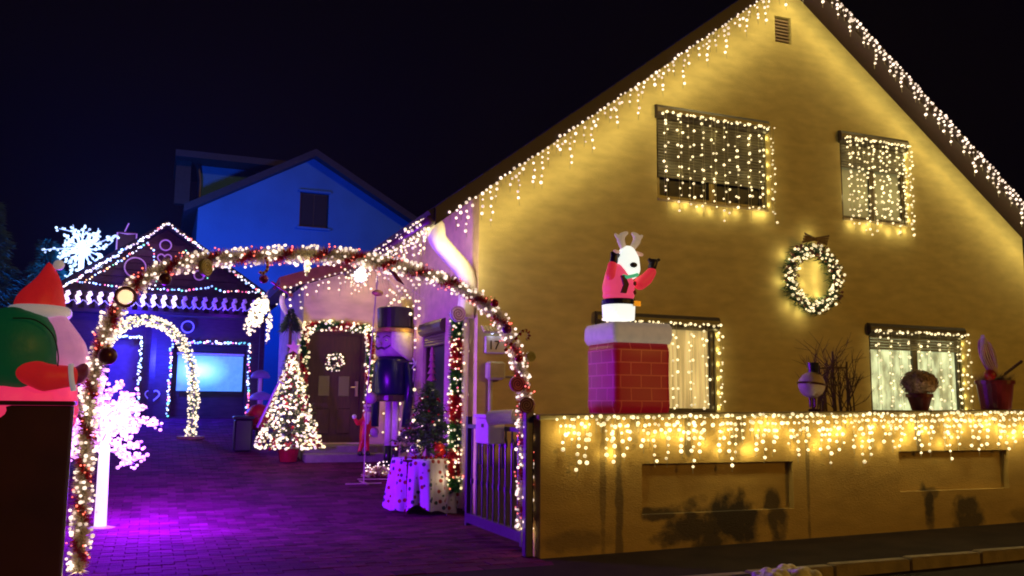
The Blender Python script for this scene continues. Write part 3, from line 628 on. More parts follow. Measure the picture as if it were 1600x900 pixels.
bauble('purple bauble low on the right curve of the arch', 792, 514, -3.46, .055, M_BPUR)
bauble('crimson bauble tucked in the arch beside the round gold disc', 811, 560, -3.45, .048, M_BRED)
bauble('large dark red bauble on the left leg of the arch', 168, 556, -3.46, .085, M_BDRK)
bauble('dark bauble half sunk in the arch at its upper left shoulder', 258, 436, -3.45, .06, M_BDRK)
bauble('small dark bauble under the spiral candy cane', 412, 436, -3.35, .045, M_BPUR)
disc('striped gold lollipop disc on the left top of the arch', 321, 418, -3.46, .085, M_LGOLD, mat('cream', (.75, .7, .4), .5), R(50))
disc('plain olive gold disc sticking out right of the arch', 829, 557, -3.44, .055, M_LGOLD, M_LGOLD)
disc('magenta disc on the right leg of the arch', 808, 600, -3.48, .085, M_MAG, M_BPUR)
disc('brown swirl lollipop at the height of the wall coping', 824, 633, -3.48, .085, mat('toffee', (.32, .14, .08), .4), mat('toffee_light', (.6, .35, .2), .5), R(-40))
disc('lilac swirl lollipop at the top of the corner garland', 731, 484, 1, .105, mat('lilac', (.34, .12, .6), .4), mat('lilac_light', (.6, .35, .85), .4)) if False else None
ringo = thing('ring_lantern', 'glowing round lantern in a dark ring on the left shoulder of the arch', 'lantern', P(196, 464, 1, -3.42), 'ornaments on the arch')
p0 = P(196, 464, 1, -3.44); q = MB(); q.tube([p0 + Vector((math.cos(a) * .085, 0, math.sin(a) * .085)) for a in [i * math.pi / 10 for i in range(21)]], .016, 6); q.build('ring', M_BDRK, ringo); q = MB(); q.ball(p0, .066, 16); q.build('globe', bulb('globe_warm', (1, .62, .34), 1.4), ringo, smooth=True)
def cane(label, pts, y, r=.018, m_=None, group='candy canes on the arch'):
    pp = smoothpath([P(a, b, 1, y) for a, b in pts], 6); t = thing('candy_cane', label, 'candy cane', pp[0], group); a_ = MB(); b_ = MB()
    for i in range(len(pp) - 1): (a_ if (i // 2) % 2 else b_).tube([pp[i], pp[i + 1]], r, 8, False)
    a_.build('white_stripe', m_ or MATS['cream'], t, smooth=True); b_.build('dark_stripe', M_BRED, t, smooth=True); return t
cane('red and white candy cane leaning out over the right leg of the arch', [(789, 548), (800, 536), (811, 524), (818, 517), (825, 518), (827, 526), (823, 531)], -3.5)
cane('short hooked candy cane under the left top of the arch', [(415, 402), (418, 412), (417, 422), (410, 427), (405, 424)], -3.42, .015)
wd = thing('magic_wand', 'magenta crossed stick ornament hanging below the arch left of the porch', 'ornament', P(440, 448, 1, -3.3), 'ornaments on the arch')
q = MB(); q.tube([P(424, 440, 1, -3.32), P(454, 461, 1, -3.32)], .010, 6); q.tube([P(428, 452, 1, -3.32), P(437, 434, 1, -3.32)], .008, 6); q.build('stick', M_MAG, wd); q = MB(); q.box(P(454, 461, 1, -3.32) - Vector((.02, .015, .018)), P(454, 461, 1, -3.32) + Vector((.02, .015, .018))); q.build('tip', mat('pink_tip', (.8, .2, .6), .4), wd)
q = thing('feather_ornament', 'dark purple pointed leaf ornament on the right top of the arch', 'ornament', P(620, 432, 1, -3.4), 'ornaments on the arch')
z_ = MB(); z_.prism([P(607, 420, 1, -3.44), P(618, 425, 1, -3.44), P(632, 445, 1, -3.44), P(620, 438, 1, -3.44)], (0, .02, 0)); z_.build('leaf', M_BPUR, q)

# corner garland column
colg = thing('corner_garland', 'thick red and green tinsel garland hanging down the house corner', 'garland', (-.15, .3, .3))
cp = [Vector((-.20, .28, 2.95 - i * .2)) for i in range(14)]
for i, (p, q_) in enumerate(zip(cp, cp[1:])):
    mg = M_TGREEN if (i // 2) % 2 == 0 else M_TRED
    tinsel([p, q_], .165, 4600, (mg, mg), colg, 1, 0, names=('green_tinsel' if mg is M_TGREEN else 'red_tinsel', 'x'), width=.012)
bulbs_part(around(cp, .155, 230), WARM, colg, .018); bulbs_part(around(cp, .14, 60), B_RED, colg, .016, name='red_bulbs')
for i in range(7): lamp(cp[i * 2] + Vector((-.2, -.22, 0)), WCOL, .8, colg)
p = Vector((-.30, .05, 2.93)); t = thing('lollipop_ornament', 'lilac swirl lollipop at the top of the corner garland', 'ornament', p)
q = MB(); q.tube([p, p + Vector((0, -.04, 0))], .12, 24); q.build('disc', mat('lilac', (.34, .14, .6), .4), t)
q = MB(); q.tube([p + Vector((math.cos(a * .45) * .11 * a / 42, -.045, math.sin(a * .45) * .11 * a / 42)) for a in range(1, 43)], .008, 5); q.build('spiral', mat('lilac_light', (.65, .4, .9), .4), t)
for a_, b_ in ((700, 385), (718, 408), (728, 430)): lamp(P(a_, b_, 1, -.22), (1, .85, .55), 4.5, colg, .05)  # lamps added in front of the downspout, only to brighten it

# door garland
dg = thing('door_garland', 'red and green garland with warm lights framing the brown front door', 'garland', (-1.04, 5.4, .9))
dpth = [(-1.70, 5.40, .95), (-1.70, 5.40, 1.9), (-1.70, 5.40, 2.9), (-1.62, 5.40, 3.10), (-1.04, 5.40, 3.14), (-.46, 5.40, 3.10), (-.38, 5.40, 2.9), (-.38, 5.40, 1.9), (-.38, 5.40, .95)]
dd_ = tinsel(dpth, .13, 1300, (M_TGREEN, M_TRED), dg, .8, .45, names=('green_tinsel', 'red_tinsel'), width=.014)
bulbs_part(around(dd_, .12, 330), WARM, dg, .026)
for p in ((-1.7, 5.2, 1.3), (-1.7, 5.2, 2.2), (-1.6, 5.25, 3.2), (-1.04, 5.3, 3.32), (-.5, 5.25, 3.2), (-.38, 5.2, 2.3), (-.38, 5.2, 1.4)): lamp(p, WCOL, .45, dg)

# ================================================================ TREES
def fir(name, label, base, h, rad, nbr, green, dens=1.0, bulbs=0, br=.02, reds=0, cat='christmas tree', bm_=WARM, lw=0, group=None):
    t = thing(name, label, cat, base, group); base = Vector(base); tr = MB(); tr.tube([base, base + Vector((0, 0, h))], [rad * .07, .008], 8); tr.build('trunk', M_TWIG, t)
    le = MB(); bo = MB()
    for i in range(nbr):
        f = (i + .5) / nbr; f = f ** .85; z = h * (.10 + .88 * f); L = rad * (1 - f) * rnd.uniform(.75, 1.12) + .03; a = i * 2.4 + rnd.uniform(-.3, .3)
        d = Vector((math.cos(a), math.sin(a), rnd.uniform(-.35, .05))); p0 = base + Vector((0, 0, z)); p1 = p0 + d * L; bo.tube([p0, p1], [.012, .004], 4, False)
        for k in range(int((14 + 60 * L) * dens)):
            u = rnd.uniform(.15, 1); p = p0.lerp(p1, u) + Vector((rnd.gauss(0, .025), rnd.gauss(0, .025), rnd.gauss(0, .02)))
            n_ = (d * .8 + Vector((rnd.gauss(0, .7), rnd.gauss(0, .7), rnd.gauss(0, .5)))).normalized(); sd = n_.orthogonal().normalized() * rnd.uniform(.006, .013); le.add([p - sd, p + sd, p + n_ * rnd.uniform(.05, .1)], [(0, 1, 2)])
    bo.build('branches', M_TWIG, t, kind='stuff'); le.build('needles', green, t, kind='stuff')
    def surf(n):
        out = []
        for i in range(n):
            f = rnd.random() ** 1.6; a = rnd.uniform(0, 2 * math.pi); rr = rad * (1 - f) * rnd.uniform(.8, 1.05) + .02
            out.append(base + Vector((math.cos(a) * rr, math.sin(a) * rr, h * (.06 + .92 * f))))
        return out
    if bulbs: bulbs_part(surf(bulbs), bm_, t, br)
    if reds: bulbs_part(surf(reds), M_BRED, t, br * 1.3, name='berries')
    if lw:
        for k in range(5): lamp(base + Vector((-.15 * k % .4 - .2, -rad * (1.15 - k * .2), h * (.12 + .18 * k))), WCOL, lw, t, .05)
    return t
tb = P(450, 722, 1, 4.75); tb.z = G(4.75)
lt = fir('christmas_tree', 'cone shaped christmas tree smothered in warm lights and red berries left of the door', tb + Vector((0, 0, .14)), 1.95, .62, 120, mat('lit_fir', (.09, .14, .05), .6, island=.4), 1.2, 620, .026, 170, lw=1.3)
q = MB(); q.lathe(tb, [(.16, 0), (.20, .24)], 18); q.build('pot', M_BRED, lt)
q = MB(); p = tb + Vector((0, -.1, 2.12)); pts = []
for i in range(10):
    a = math.pi / 2 + i * math.pi / 5; rr = .15 if i % 2 == 0 else .06; pts.append(p + Vector((math.cos(a) * rr, 0, math.sin(a) * rr)))
q.prism(pts, (0, .04, 0)); q.build('star', mat('pink_star', (.8, .4, .6), .3), lt)
mb = MB(); 
for i in range(7):
    a = i * .9; c0 = tb + Vector((math.cos(a) * .5 * (1 - i * .1), -.45 + .06 * i, .35 + i * .2))
# tall thin topiary behind the lit tree
tp = P(452, 560, 1, 5.1)
top_ = thing('topiary', 'dark little palm like topiary rising above the lit christmas tree', 'potted tree', (tp.x, 5.1, G(5.1)))
q = MB(); q.tube([(tp.x, 5.1, G(5.1)), (tp.x, 5.1, 3.15)], .03, 8); q.build('trunk', M_TWIG, top_)
q = MB()
for i in range(900):
    f = rnd.random(); a = rnd.uniform(0, 6.28); rr = .2 * (1 - f) + .04; c0 = Vector((tp.x + math.cos(a) * rr * .4, 5.1 + math.sin(a) * rr * .4, 3.0 + f * .42)); d = Vector((math.cos(a), math.sin(a), -.25 + rnd.gauss(0, .4))).normalized(); sd = d.orthogonal().normalized() * .012; q.add([c0 - sd, c0 + sd, c0 + d * rr * .8], [(0, 1, 2)])
q.build('leaves', M_GREEN, top_, kind='stuff')
q = MB(); q.ball((tp.x, 5.1, 2.45), .09); q.ball((tp.x + .02, 5.08, 2.68), .07); q.build('ball', M_BDRK, top_, smooth=True)
# table with cloth and dark tree
tab = thing('table', 'small table under a draped white cloth printed with dark and red roundels', 'table', (-.55, .6, 0))
TX0, TX1, TY0, TY1, TZ = -.98, -.20, .28, 1.0, .80
for x, y in ((TX0 + .06, TY0 + .06), (TX1 - .06, TY0 + .06), (TX0 + .06, TY1 - .06), (TX1 - .06, TY1 - .06)):
    q = MB(); q.tube([(x, y, G(y) - .01), (x, y, TZ - .03)], .022, 8); q.build('leg', M_TWIG, tab)
q = MB(); q.box((TX0, TY0, TZ - .03), (TX1, TY1, TZ)); q.build('tabletop', M_TWIG, tab)
cl = MB(); n = 96; rings = []; ph = [rnd.uniform(0, 6) for _ in range(4)]
def perim(s):
    a = s * math.pi / 2; c_, d_ = math.cos(a), math.sin(a); k = (abs(c_) ** 3 + abs(d_) ** 3) ** (-1 / 3)
    return ((TX0 + TX1) / 2 + .44 * c_ * k, (TY0 + TY1) / 2 + .42 * d_ * k), (c_, d_)
for k in range(13):
    f = k / 12; ring = []
    for i in range(n):
        (x, y), (nx, ny) = perim(i / n * 4); hem = .03 + .03 * math.sin(i * .6) + .06 * math.sin(i * .23 + 1)
        z = TZ + .008 - f * (TZ - G(y) - hem); o_ = (.01 + f * (.07 + .045 * math.sin(i * .85 + ph[0]) + .02 * math.sin(i * 1.9))) * (1 if k else 0)
        ring.append((x + nx * o_, y + ny * o_, z if k else TZ + .008))
    rings.append(ring)
M_ = Matrix.Translation((-.59, .64, 0)) @ Matrix.Rotation(R(38), 4, 'Z') @ Matrix.Translation((.59, -.64, 0))
vs = [M_ @ Vector(v) for r_ in rings for v in r_]; cl.add(vs, [(k * n + i, k * n + (i + 1) % n, (k + 1) * n + (i + 1) % n, (k + 1) * n + i) for k in range(12) for i in range(n)] + [tuple(range(n))])
def dotted(name, base, c1, c2, scale):
    mt = mat(name, base, .8, var=.06); nt = mt.node_tree; L = nt.links.new; b = nt.nodes['Principled BSDF']
    tc = nt.nodes.new('ShaderNodeTexCoord'); vo = nt.nodes.new('ShaderNodeTexVoronoi'); vo.inputs['Scale'].default_value = scale; vo.inputs['Randomness'].default_value = .85; L(tc.outputs['Object'], vo.inputs[0])
    r_ = nt.nodes.new('ShaderNodeMapRange'); r_.inputs[1].default_value = .28; r_.inputs[2].default_value = .36; r_.inputs[3].default_value = 1; r_.inputs[4].default_value = 0; L(vo.outputs['Distance'], r_.inputs[0])
    se = nt.nodes.new('ShaderNodeSeparateColor'); L(vo.outputs['Color'], se.inputs[0])
    gt_ = nt.nodes.new('ShaderNodeMath'); gt_.operation = 'GREATER_THAN'; gt_.inputs[1].default_value = .5; L(se.outputs[0], gt_.inputs[0])
    mc = nt.nodes.new('ShaderNodeMix'); mc.data_type = 'RGBA'; L(gt_.outputs[0], mc.inputs[0]); mc.inputs[6].default_value = (*c1, 1); mc.inputs[7].default_value = (*c2, 1)
    mx = nt.nodes.new('ShaderNodeMix'); mx.data_type = 'RGBA'; L(r_.outputs[0], mx.inputs[0]); L(b.inputs['Base Color'].links[0].from_socket, mx.inputs[6]); L(mc.outputs[2], mx.inputs[7]); L(mx.outputs[2], b.inputs['Base Color']); return mt
tcl = cl.build('tablecloth', dotted('printed_cloth', (.62, .52, .75), (.3, .02, .03), (.03, .06, .10), 11), None, True, (-.6, .6, .8)); tag(tcl, 'white cloth with red and dark roundels draped over the small table', 'tablecloth')
dt = fir('christmas_tree', 'dark unlit christmas tree standing on the cloth covered table', (-.52, .68, .815), 1.12, .56, 95, M_GREEN, 1.7, 34, .016, 40, lw=0)
bb = thing('bauble', 'large silver ball lying on the table cloth edge', 'bauble', (-.78, .38, .83)); q = MB(); q.ball((-.78, .40, .93), .11, 20); q.build('ball', mat('silver_ball', (.75, .75, .8), .18, .9), bb, smooth=True); q = MB(); q.tube([(-.78, .40, 1.038), (-.78, .40, 1.06)], .02, 8); q.build('cap', M_GOLD, bb)
bb = thing('bauble', 'large glossy red ball lying beside the silver ball on the table', 'bauble', (-.45, .36, .83)); q = MB(); q.ball((-.44, .38, .93), .11, 20); q.build('ball', mat('red_ball', (.55, .02, .02), .2, .4), bb, smooth=True); q = MB(); q.tube([(-.44, .38, 1.038), (-.44, .38, 1.06)], .02, 8); q.build('cap', M_GOLD, bb)
bs = [(-.95 + i * .075 + rnd.uniform(-.02, .02), .30 + rnd.uniform(-.02, .03), .83) for i in range(10)]
gb = thing('berry_garland', 'string of small red balls along the front of the table', 'garland', (-.6, .3, .82)); q = MB(); q.tube(bs, .006, 4); q.build('wire', WIRED, gb)
for b_ in bs: q = MB(); q.ball(b_, .026, 10); q.build('ball', M_BRED, gb, smooth=True)
pk = thing('glitter_tree', 'tiny pink glitter tree ornament hanging before the side window', 'ornament', (-.08, 2.0, 1.95))
q = MB()
for k in range(5): q.lathe((-.09, 2.0, 2.0 + k * .11), [(.09 - k * .012, 0), (.02, .12)], 10)
q.build('cone', mat('pink_glitter', (.6, .12, .4), .3, .3), pk); q = MB(); q.tube([(-.09, 2.0, 1.92), (-.09, 2.0, 2.01)], .03, 8); q.build('base', M_MAG, pk)
lamp((-.45, .2, 1.45), WCOL, .25, dt); lamp((-.15, .9, 1.2), WCOL, .5, dt)

# ================================================================ NUTCRACKER
nx, ny = -.32, 3.7; z0 = G(3.7)
nut = thing('nutcracker', 'giant nutcracker soldier with black hat, white hair and long pale legs by the porch', 'statue', (nx, ny, z0))
M_NBLUE = mat('nut_blue', (.004, .005, .04), .3); M_SKIN = mat('nut_skin', (.42, .22, .42), .5); M_HAIR = mat('nut_hair', (.8, .72, .62), .8, bump=.3, bscale=60)
q = MB(); q.lathe((nx, ny, z0), [(.30, 2.56), (.31, 2.60), (.325, 2.95), (.30, 2.97)], 28); q.build('hat', mat('nut_black', (.02, .018, .02), .35), nut, smooth=False)
q = MB(); q.lathe((nx, ny, z0), [(.36, 2.50), (.385, 2.51), (.385, 2.57), (.36, 2.58)], 28); q.build('hat_brim', M_GOLD, nut)
q = MB(); q.lathe((nx, ny, z0), [(.30, 2.06), (.33, 2.12), (.34, 2.40), (.32, 2.495)], 28); q.build('head', M_SKIN, nut, smooth=True)
# hair: partial shell on the right and back
q = MB(); n = 18; vs = []
for j in range(7):
    for i in range(n):
        a = R(-112 + i * 215 / (n - 1)); dz = [0, .1, .2, .3, .4, .5, .55][j] * math.sin(math.pi * (i + 1.5) / (n + 2)) ** .5; rr = .365 - (.02 if j > 4 else 0); vs.append((nx + math.cos(a) * rr, ny + math.sin(a) * rr, z0 + 2.50 - dz))
q.add(vs, [(j * n + i, j * n + i + 1, (j + 1) * n + i + 1, (j + 1) * n + i) for j in range(6) for i in range(n - 1)]); hr = q.build('hair', M_HAIR, nut, smooth=True); hr.modifiers.new('s', 'SOLIDIFY').thickness = .03
fd = R(-148)       # direction the face looks
def onhead(da, z, r=.343): a = fd + R(da); return Vector((nx + math.cos(a) * r, ny + math.sin(a) * r, z0 + z))
for sg in (-1, 1):
    q = MB(); q.ball(onhead(sg * 20, 2.34, .335), .032, 10); q.build('eye', M_WHITE, nut, smooth=True); q = MB(); q.ball(onhead(sg * 20, 2.34, .358), .016, 8); q.build('pupil', M_BLACK, nut, smooth=True)
    q = MB(); q.tube([onhead(sg * 8, 2.40), onhead(sg * 20, 2.43), onhead(sg * 32, 2.40)], .010, 6); q.build('eyebrow', M_BLACK, nut)
    q = MB(); q.tube([onhead(sg * 2, 2.21), onhead(sg * 14, 2.19), onhead(sg * 28, 2.23), onhead(sg * 34, 2.26)], [.022, .022, .014, .006], 6); q.build('moustache', M_BLACK, nut)
q = MB(); q.ball(onhead(0, 2.28, .36), .035, 10); q.build('nose', M_SKIN, nut, smooth=True)
q = MB(); q.lathe((nx, ny, z0), [(.30, 1.34), (.35, 1.40), (.35, 1.95), (.28, 2.055)], 28); q.build('coat', M_NBLUE, nut, smooth=True)
q = MB(); q.lathe((nx, ny, z0), [(.345, 1.24), (.372, 1.26), (.372, 1.345), (.345, 1.36)], 28); q.build('belt', mat('belt_olive', (.07, .055, .02), .3), nut)
for sg in (-1, 1):
    a = fd + R(sg * 90); px_, py_ = nx + math.cos(a) * .38, ny + math.sin(a) * .38
    q = MB(); q.tube([(px_, py_, z0 + 1.95), (px_ + math.cos(a) * .05, py_ + math.sin(a) * .05, z0 + 1.5), (px_ + math.cos(fd) * .05, py_ + math.sin(fd) * .05, z0 + .78)], [.085, .085, .07], 12); q.build('sleeve', M_NBLUE, nut, smooth=True)
    q = MB(); c0 = Vector((px_ + math.cos(fd) * .06, py_ + math.sin(fd) * .06, z0 + .68)); q.ball(c0, .085, 14); q.build('hand', M_SKIN, nut, smooth=True)
    for k in range(4): q = MB(); q.tube([c0 + Vector((-.045 + k * .03, -.03, -.04)), c0 + Vector((-.04 + k * .028, -.05, -.10 + .01 * abs(k - 1.5)))], .014, 6); q.build('finger', M_SKIN, nut, smooth=True)
    lx = nx + math.cos(a) * .09; ly = ny + math.sin(a) * .09
    q = MB(); q.tube([(lx, ly, z0 + .42), (lx, ly, z0 + 1.25)], .062, 12); q.build('leg', mat('nut_trouser', (.8, .65, .72), .5), nut, smooth=True)
    q = MB(); q.tube([(lx, ly, z0 + .05), (lx, ly, z0 + .44)], .072, 12); q.tube([(lx, ly, z0 + .05), (lx + math.cos(fd) * .16, ly + math.sin(fd) * .16, z0 + .045)], .055, 10); q.build('boot', M_BLACK, nut, smooth=True)
q = MB(); q.lathe((nx, ny, z0), [(.26, 0), (.26, .035)], 20); q.build('base', M_BLACK, nut)
sf = thing('snowflake_wand', 'white snowflake with hanging ribbons beside the nutcracker coat', 'ornament', (.02 - .05, 3.30, z0 + 2.05))
q = MB(); c0 = Vector((-.02, 3.28, z0 + 1.93))
for k in range(6):
    a = k * math.pi / 3; q.tube([c0, c0 + Vector((math.cos(a) * .11, 0, math.sin(a) * .11))], .014, 5)
q.build('snowflake', M_WHITE, sf); q = MB()
for k in range(3): q.tube([c0 + Vector((k * .03 - .03, 0, -.1)), c0 + Vector((k * .04 - .04, 0, -.6))], .008, 4)
q.build('ribbon', mat('lilac_ribbon', (.6, .4, .6), .5), sf)
# plant stand pole, radiating string
po = thing('pole_stand', 'thin tall pole on a cross foot with a yellow cap in front of the nutcracker', 'stand', (-1.1, 2.5, G(2.5)))
b0 = Vector((-1.08, 2.5, G(2.5))); tp_ = P(590, 432, 1, 2.5)
q = MB(); q.tube([b0, b0 + Vector((.01, 0, 1.4)), tp_], .012, 6); q.build('pole', mat('pink_pole', (.5, .35, .35), .5), po)
q = MB(); q.box(b0 + Vector((-.3, -.02, .0)), b0 + Vector((.3, .02, .02))); q.box(b0 + Vector((-.02, -.3, .021)), b0 + Vector((.02, .3, .04))); q.build('foot', mat('beige_metal', (.5, .4, .28), .5), po)
q = MB(); q.ball(P(590, 458, 1, 2.5), .10, 14, None, (1, 1, .55)); q.build('cap', mat('ochre', (.55, .35, .1), .5), po, smooth=True)
q = MB()
for k in range(9): q.tube([tp_ + Vector((0, 0, .15)), P(592 + k * 9, 455 + (k % 3) * 6, 1, 2.5)], .0035, 3, False)
q.build('cord', mat('white_cord', (.8, .7, .6), .5), po)
q = MB(); q.ball(P(580, 622, 1, 2.4), .10, 14); q.build('knob', M_SKIN, po, smooth=True)
# little santa doll by the door
def santa_doll():
    c = P(570, 690, 1, 4.6); c.z = P(565, 695, 1, 4.6).z - .0; c = Vector((c.x, 4.6, c.z))
    t = thing('santa_doll', 'small santa doll with red coat and white beard beside the front door', 'doll', c)
    blob('body', chain([(c + Vector((-.02, 0, .12)), .09), (c + Vector((.02, 0, .42)), .12), (c + Vector((.04, 0, .58)), .09)]) + chain([(c + Vector((.0, 0, .5)), .05), (c + Vector((-.16, -.05, .40)), .045), (c + Vector((-.22, -.06, .50)), .035)]) + chain([(c + Vector((.08, 0, .5)), .05), (c + Vector((.16, -.03, .34)), .045)]) + chain([(c + Vector((-.03, 0, .15)), .06), (c + Vector((-.10, -.03, -.12)), .045)]) + chain([(c + Vector((.03, 0, .15)), .06), (c + Vector((.05, -.03, -.12)), .045)]), M_TRED, t, .02)
    blob('beard', [(c + Vector((.02, -.08, .56)), .08), (c + Vector((.02, -.10, .48)), .06), (c + Vector((.02, -.10, .41)), .035)], M_HAIR, t, .018)
    q = MB(); q.ball(c + Vector((.04, -.03, .68)), .08, 14); q.build('head', M_SKIN, t, smooth=True)
    q = MB(); q.ball(c + Vector((.035, -.115, .68)), .02, 8); q.build('nose', M_SKIN, t, smooth=True)
    for s_ in (-1, 1): q = MB(); q.ball(c + Vector((.04 + s_ * .03, -.10, .705)), .010, 6); q.build('eye', M_BLACK, t)
    q = MB(); q.lathe(c + Vector((.04, -.02, .74)), [(.085, 0), (.06, .08), (.01, .18)], 14); q.build('hat', M_TRED, t, smooth=True); q = MB(); q.lathe(c + Vector((.04, -.02, .72)), [(.08, 0), (.095, .02), (.08, .045)], 14); q.build('hat_trim', M_HAIR, t, smooth=True)
    for x in (-.10, .05): q = MB(); q.ball(c + Vector((x, -.06, -.16)), .06, 12, None, (.8, 1.4, .8)); q.build('boot', M_BLACK, t, smooth=True)
    q = MB(); q.ball(c + Vector((-.23, -.06, .53)), .045, 10); q.build('mitten', M_WHITE, t, smooth=True)
santa_doll()
gh = thing('gift_bundle', 'sparkling red and white ribbon bundle on a wire frame at the nutcracker feet', 'decoration', (-.75, 2.9, G(2.9)))
cg = Vector((-.72, 2.95, G(2.95) + .13)); q = MB(); qr = MB()
for i in range(900):
    d = Vector((rnd.gauss(0, 1), rnd.gauss(0, 1), abs(rnd.gauss(0, 1)))).normalized(); sd = d.orthogonal().normalized() * .012; p = cg + Vector((d.x * .26, d.y * .16, d.z * .13 - .1)) * rnd.uniform(.5, 1)
    (q if i % 3 else qr).add([p - sd, p + sd, p + d * .07], [(0, 1, 2)])
q.build('white_ribbon', M_TWHITE, gh, kind='stuff'); qr.build('red_ribbon', M_TRED, gh, kind='stuff')
q = MB(); q.tube([cg + Vector((.05, -.1, .08)), cg + Vector((.22, -.35, -.12))], .014, 6); q.tube([cg + Vector((-.4, -.15, -.12)), cg + Vector((.25, -.34, -.12))], .010, 6); q.build('frame', MATS['beige_metal'], gh)
bulbs_part([cg + Vector((rnd.uniform(-.25, .25), rnd.uniform(-.15, .1), rnd.uniform(-.05, .15))) for _ in range(40)], WARMP, gh, .016); lamp(cg + Vector((0, -.25, .25)), (1, .6, .5), .8, gh)

# ================================================================ REINDEER IN THE CHIMNEY (inflatable)
rx0, rx1, ry0, ry1, rz0 = .49, 1.25, -3.35, -2.59, 1.515
rein = thing('reindeer_inflatable', 'inflatable reindeer in a red coat popping out of a red brick print chimney', 'inflatable', (.87, -2.97, rz0))
def brickmat():
    mt = mat('printed_brick', (.36, .02, .03), .45, emit=(.5, .005, .02), es=.16); nt = mt.node_tree; L = nt.links.new; b = nt.nodes['Principled BSDF']
    tc = nt.nodes.new('ShaderNodeTexCoord'); sp = nt.nodes.new('ShaderNodeSeparateXYZ'); L(tc.outputs['Object'], sp.inputs[0])
    ad = nt.nodes.new('ShaderNodeMath'); ad.operation = 'ADD'; L(sp.outputs[0], ad.inputs[0]); L(sp.outputs[1], ad.inputs[1])
    cb = nt.nodes.new('ShaderNodeCombineXYZ'); L(ad.outputs[0], cb.inputs[0]); L(sp.outputs[2], cb.inputs[1])
    br = nt.nodes.new('ShaderNodeTexBrick'); br.inputs['Scale'].default_value = 1; br.inputs['Brick Width'].default_value = .27; br.inputs['Row Height'].default_value = .148; br.inputs['Mortar Size'].default_value = .008
    br.inputs['Color1'].default_value = (.34, .015, .03, 1); br.inputs['Color2'].default_value = (.28, .012, .025, 1); br.inputs['Mortar'].default_value = (.62, .2, .2, 1); L(cb.outputs[0], br.inputs[0]); L(br.outputs[0], b.inputs['Base Color']); return mt
def puffbox(mb, x0, x1, y0, y1, z0_, z1_, bul, nz=9, cr=.07, wob=.0):
    vs = []; per = []
    for (cx, cy, a0) in ((x1 - cr, y0 + cr, -90), (x1 - cr, y1 - cr, 0), (x0 + cr, y1 - cr, 90), (x0 + cr, y0 + cr, 180)):
        for k in range(5): a = R(a0 + k * 22.5); per.append((cx + math.cos(a) * cr, cy + math.sin(a) * cr))
    n_ = len(per); mx_, my_ = (x0 + x1) / 2, (y0 + y1) / 2
    for j in range(nz + 1):
        f = j / nz; s_ = 1 + bul * math.sin(math.pi * f) - (.05 if j in (0, nz) else 0)
        for x, y in per: vs.append((mx_ + (x - mx_) * s_, my_ + (y - my_) * s_, z0_ + (z1_ - z0_) * f))
    mb.add(vs, [(j * n_ + i, j * n_ + (i + 1) % n_, (j + 1) * n_ + (i + 1) % n_, (j + 1) * n_ + i) for j in range(nz) for i in range(n_)] + [tuple(range(n_)), tuple(range(nz * n_, nz * n_ + n_))])
q = MB(); puffbox(q, rx0, rx1, ry0, ry1, rz0, rz0 + .82, -.025); q.build('chimney', brickmat(), rein, smooth=True)
q = MB(); puffbox(q, rx0 - .02, rx1 + .02, ry0 - .02, ry1 + .02, rz0 + .822, rz0 + 1.06, .015, 5); q.build('chimney_rim', mat('rim_white', (.62, .55, .5), .5, emit=(.8, .7, .6), es=.14), rein, smooth=True)
rc = Vector((.72, -3.02, rz0))
IW = mat('lit_white_fabric', (.8, .8, .75), .5, emit=(.95, 1, .92), es=.95, var=.05, scale=2); IR = mat('lit_red_fabric', (.6, .03, .05), .5, emit=(1, .04, .07), es=.42, var=.2, scale=5, bump=.5, bscale=9); IP = mat('lit_pink_fabric', (.7, .05, .08), .5, emit=(1, .08, .19), es=.62, var=.2, scale=5, bump=.5, bscale=9); IB = mat('inflatable_black', (.02, .015, .03), .4)
def rp(px, py, dy=0): return P(px, py, 1, -3.02 + dy)
k_ = (rp(1003, 480) - rp(955, 480)).length / 48
q = MB(); q.lathe((rc.x, rc.y, 0), [(.19, rp(980, 501).z), (.20, rp(980, 478).z)], 24); q.build('waist', IW, rein, smooth=True)
q = MB(); q.lathe((rc.x, rc.y, 0), [(.195, rp(980, 479).z), (.205, rp(980, 477).z), (.205, rp(980, 471).z), (.195, rp(980, 469).z)], 24); q.build('belt', mat('belt_navy', (.01, .01, .06), .4), rein)
zb = rp(980, 470).z; zc = rp(980, 430).z
blob('body', chain([((rc.x, rc.y, zb + .14), .20), ((rc.x, rc.y, zb + .16), .20), ((rc.x, rc.y, zc - .03), .17), ((rc.x, rc.y, zc + .04), .10)]) + [(Vector((rc.x, rc.y, zb + .05)), 1, (.198, .198, .08))], IP, rein, .02)
q = MB(); q.box(rp(991, 478, -.235), rp(999, 471, -.20)); q.build('buckle', M_GOLD, rein)
for (sx_, pts) in ((-1, [(962, 445), (956, 430), (957, 415)]), (1, [(1000, 443), (1010, 436), (1018, 425)])):
    pp = [rp(a, b, -.05) for a, b in pts]; blob('sleeve', chain([(pp[0], .085), (pp[1], .08), (pp[2], .065)]), IR, rein, .018)
    h = [rp(959, 408, -.05), rp(960, 401, -.05)] if sx_ < 0 else [rp(1019, 417, -.05), rp(1022, 410, -.05)]
    bl_ = chain([(h[0], .055), (h[1], .05)]) + ([(rp(1015, 406, -.05), .028), (rp(1029, 406, -.05), .026)] if sx_ > 0 else [(rp(966, 399, -.05), .03), (rp(957, 396, -.05), .03)])
    blob('mitten', bl_, IB, rein, .014, 3)
blob('head', chain([(rp(980, 398), .115), (rp(981, 408, -.04), .145), (rp(983, 420, -.07), .14)]), IW, rein, .02)
q = MB(); q.ball(rp(990, 414, -.20), .042, 14, None, (1.15, .8, .8)); q.build('nose', IB, rein, smooth=True)
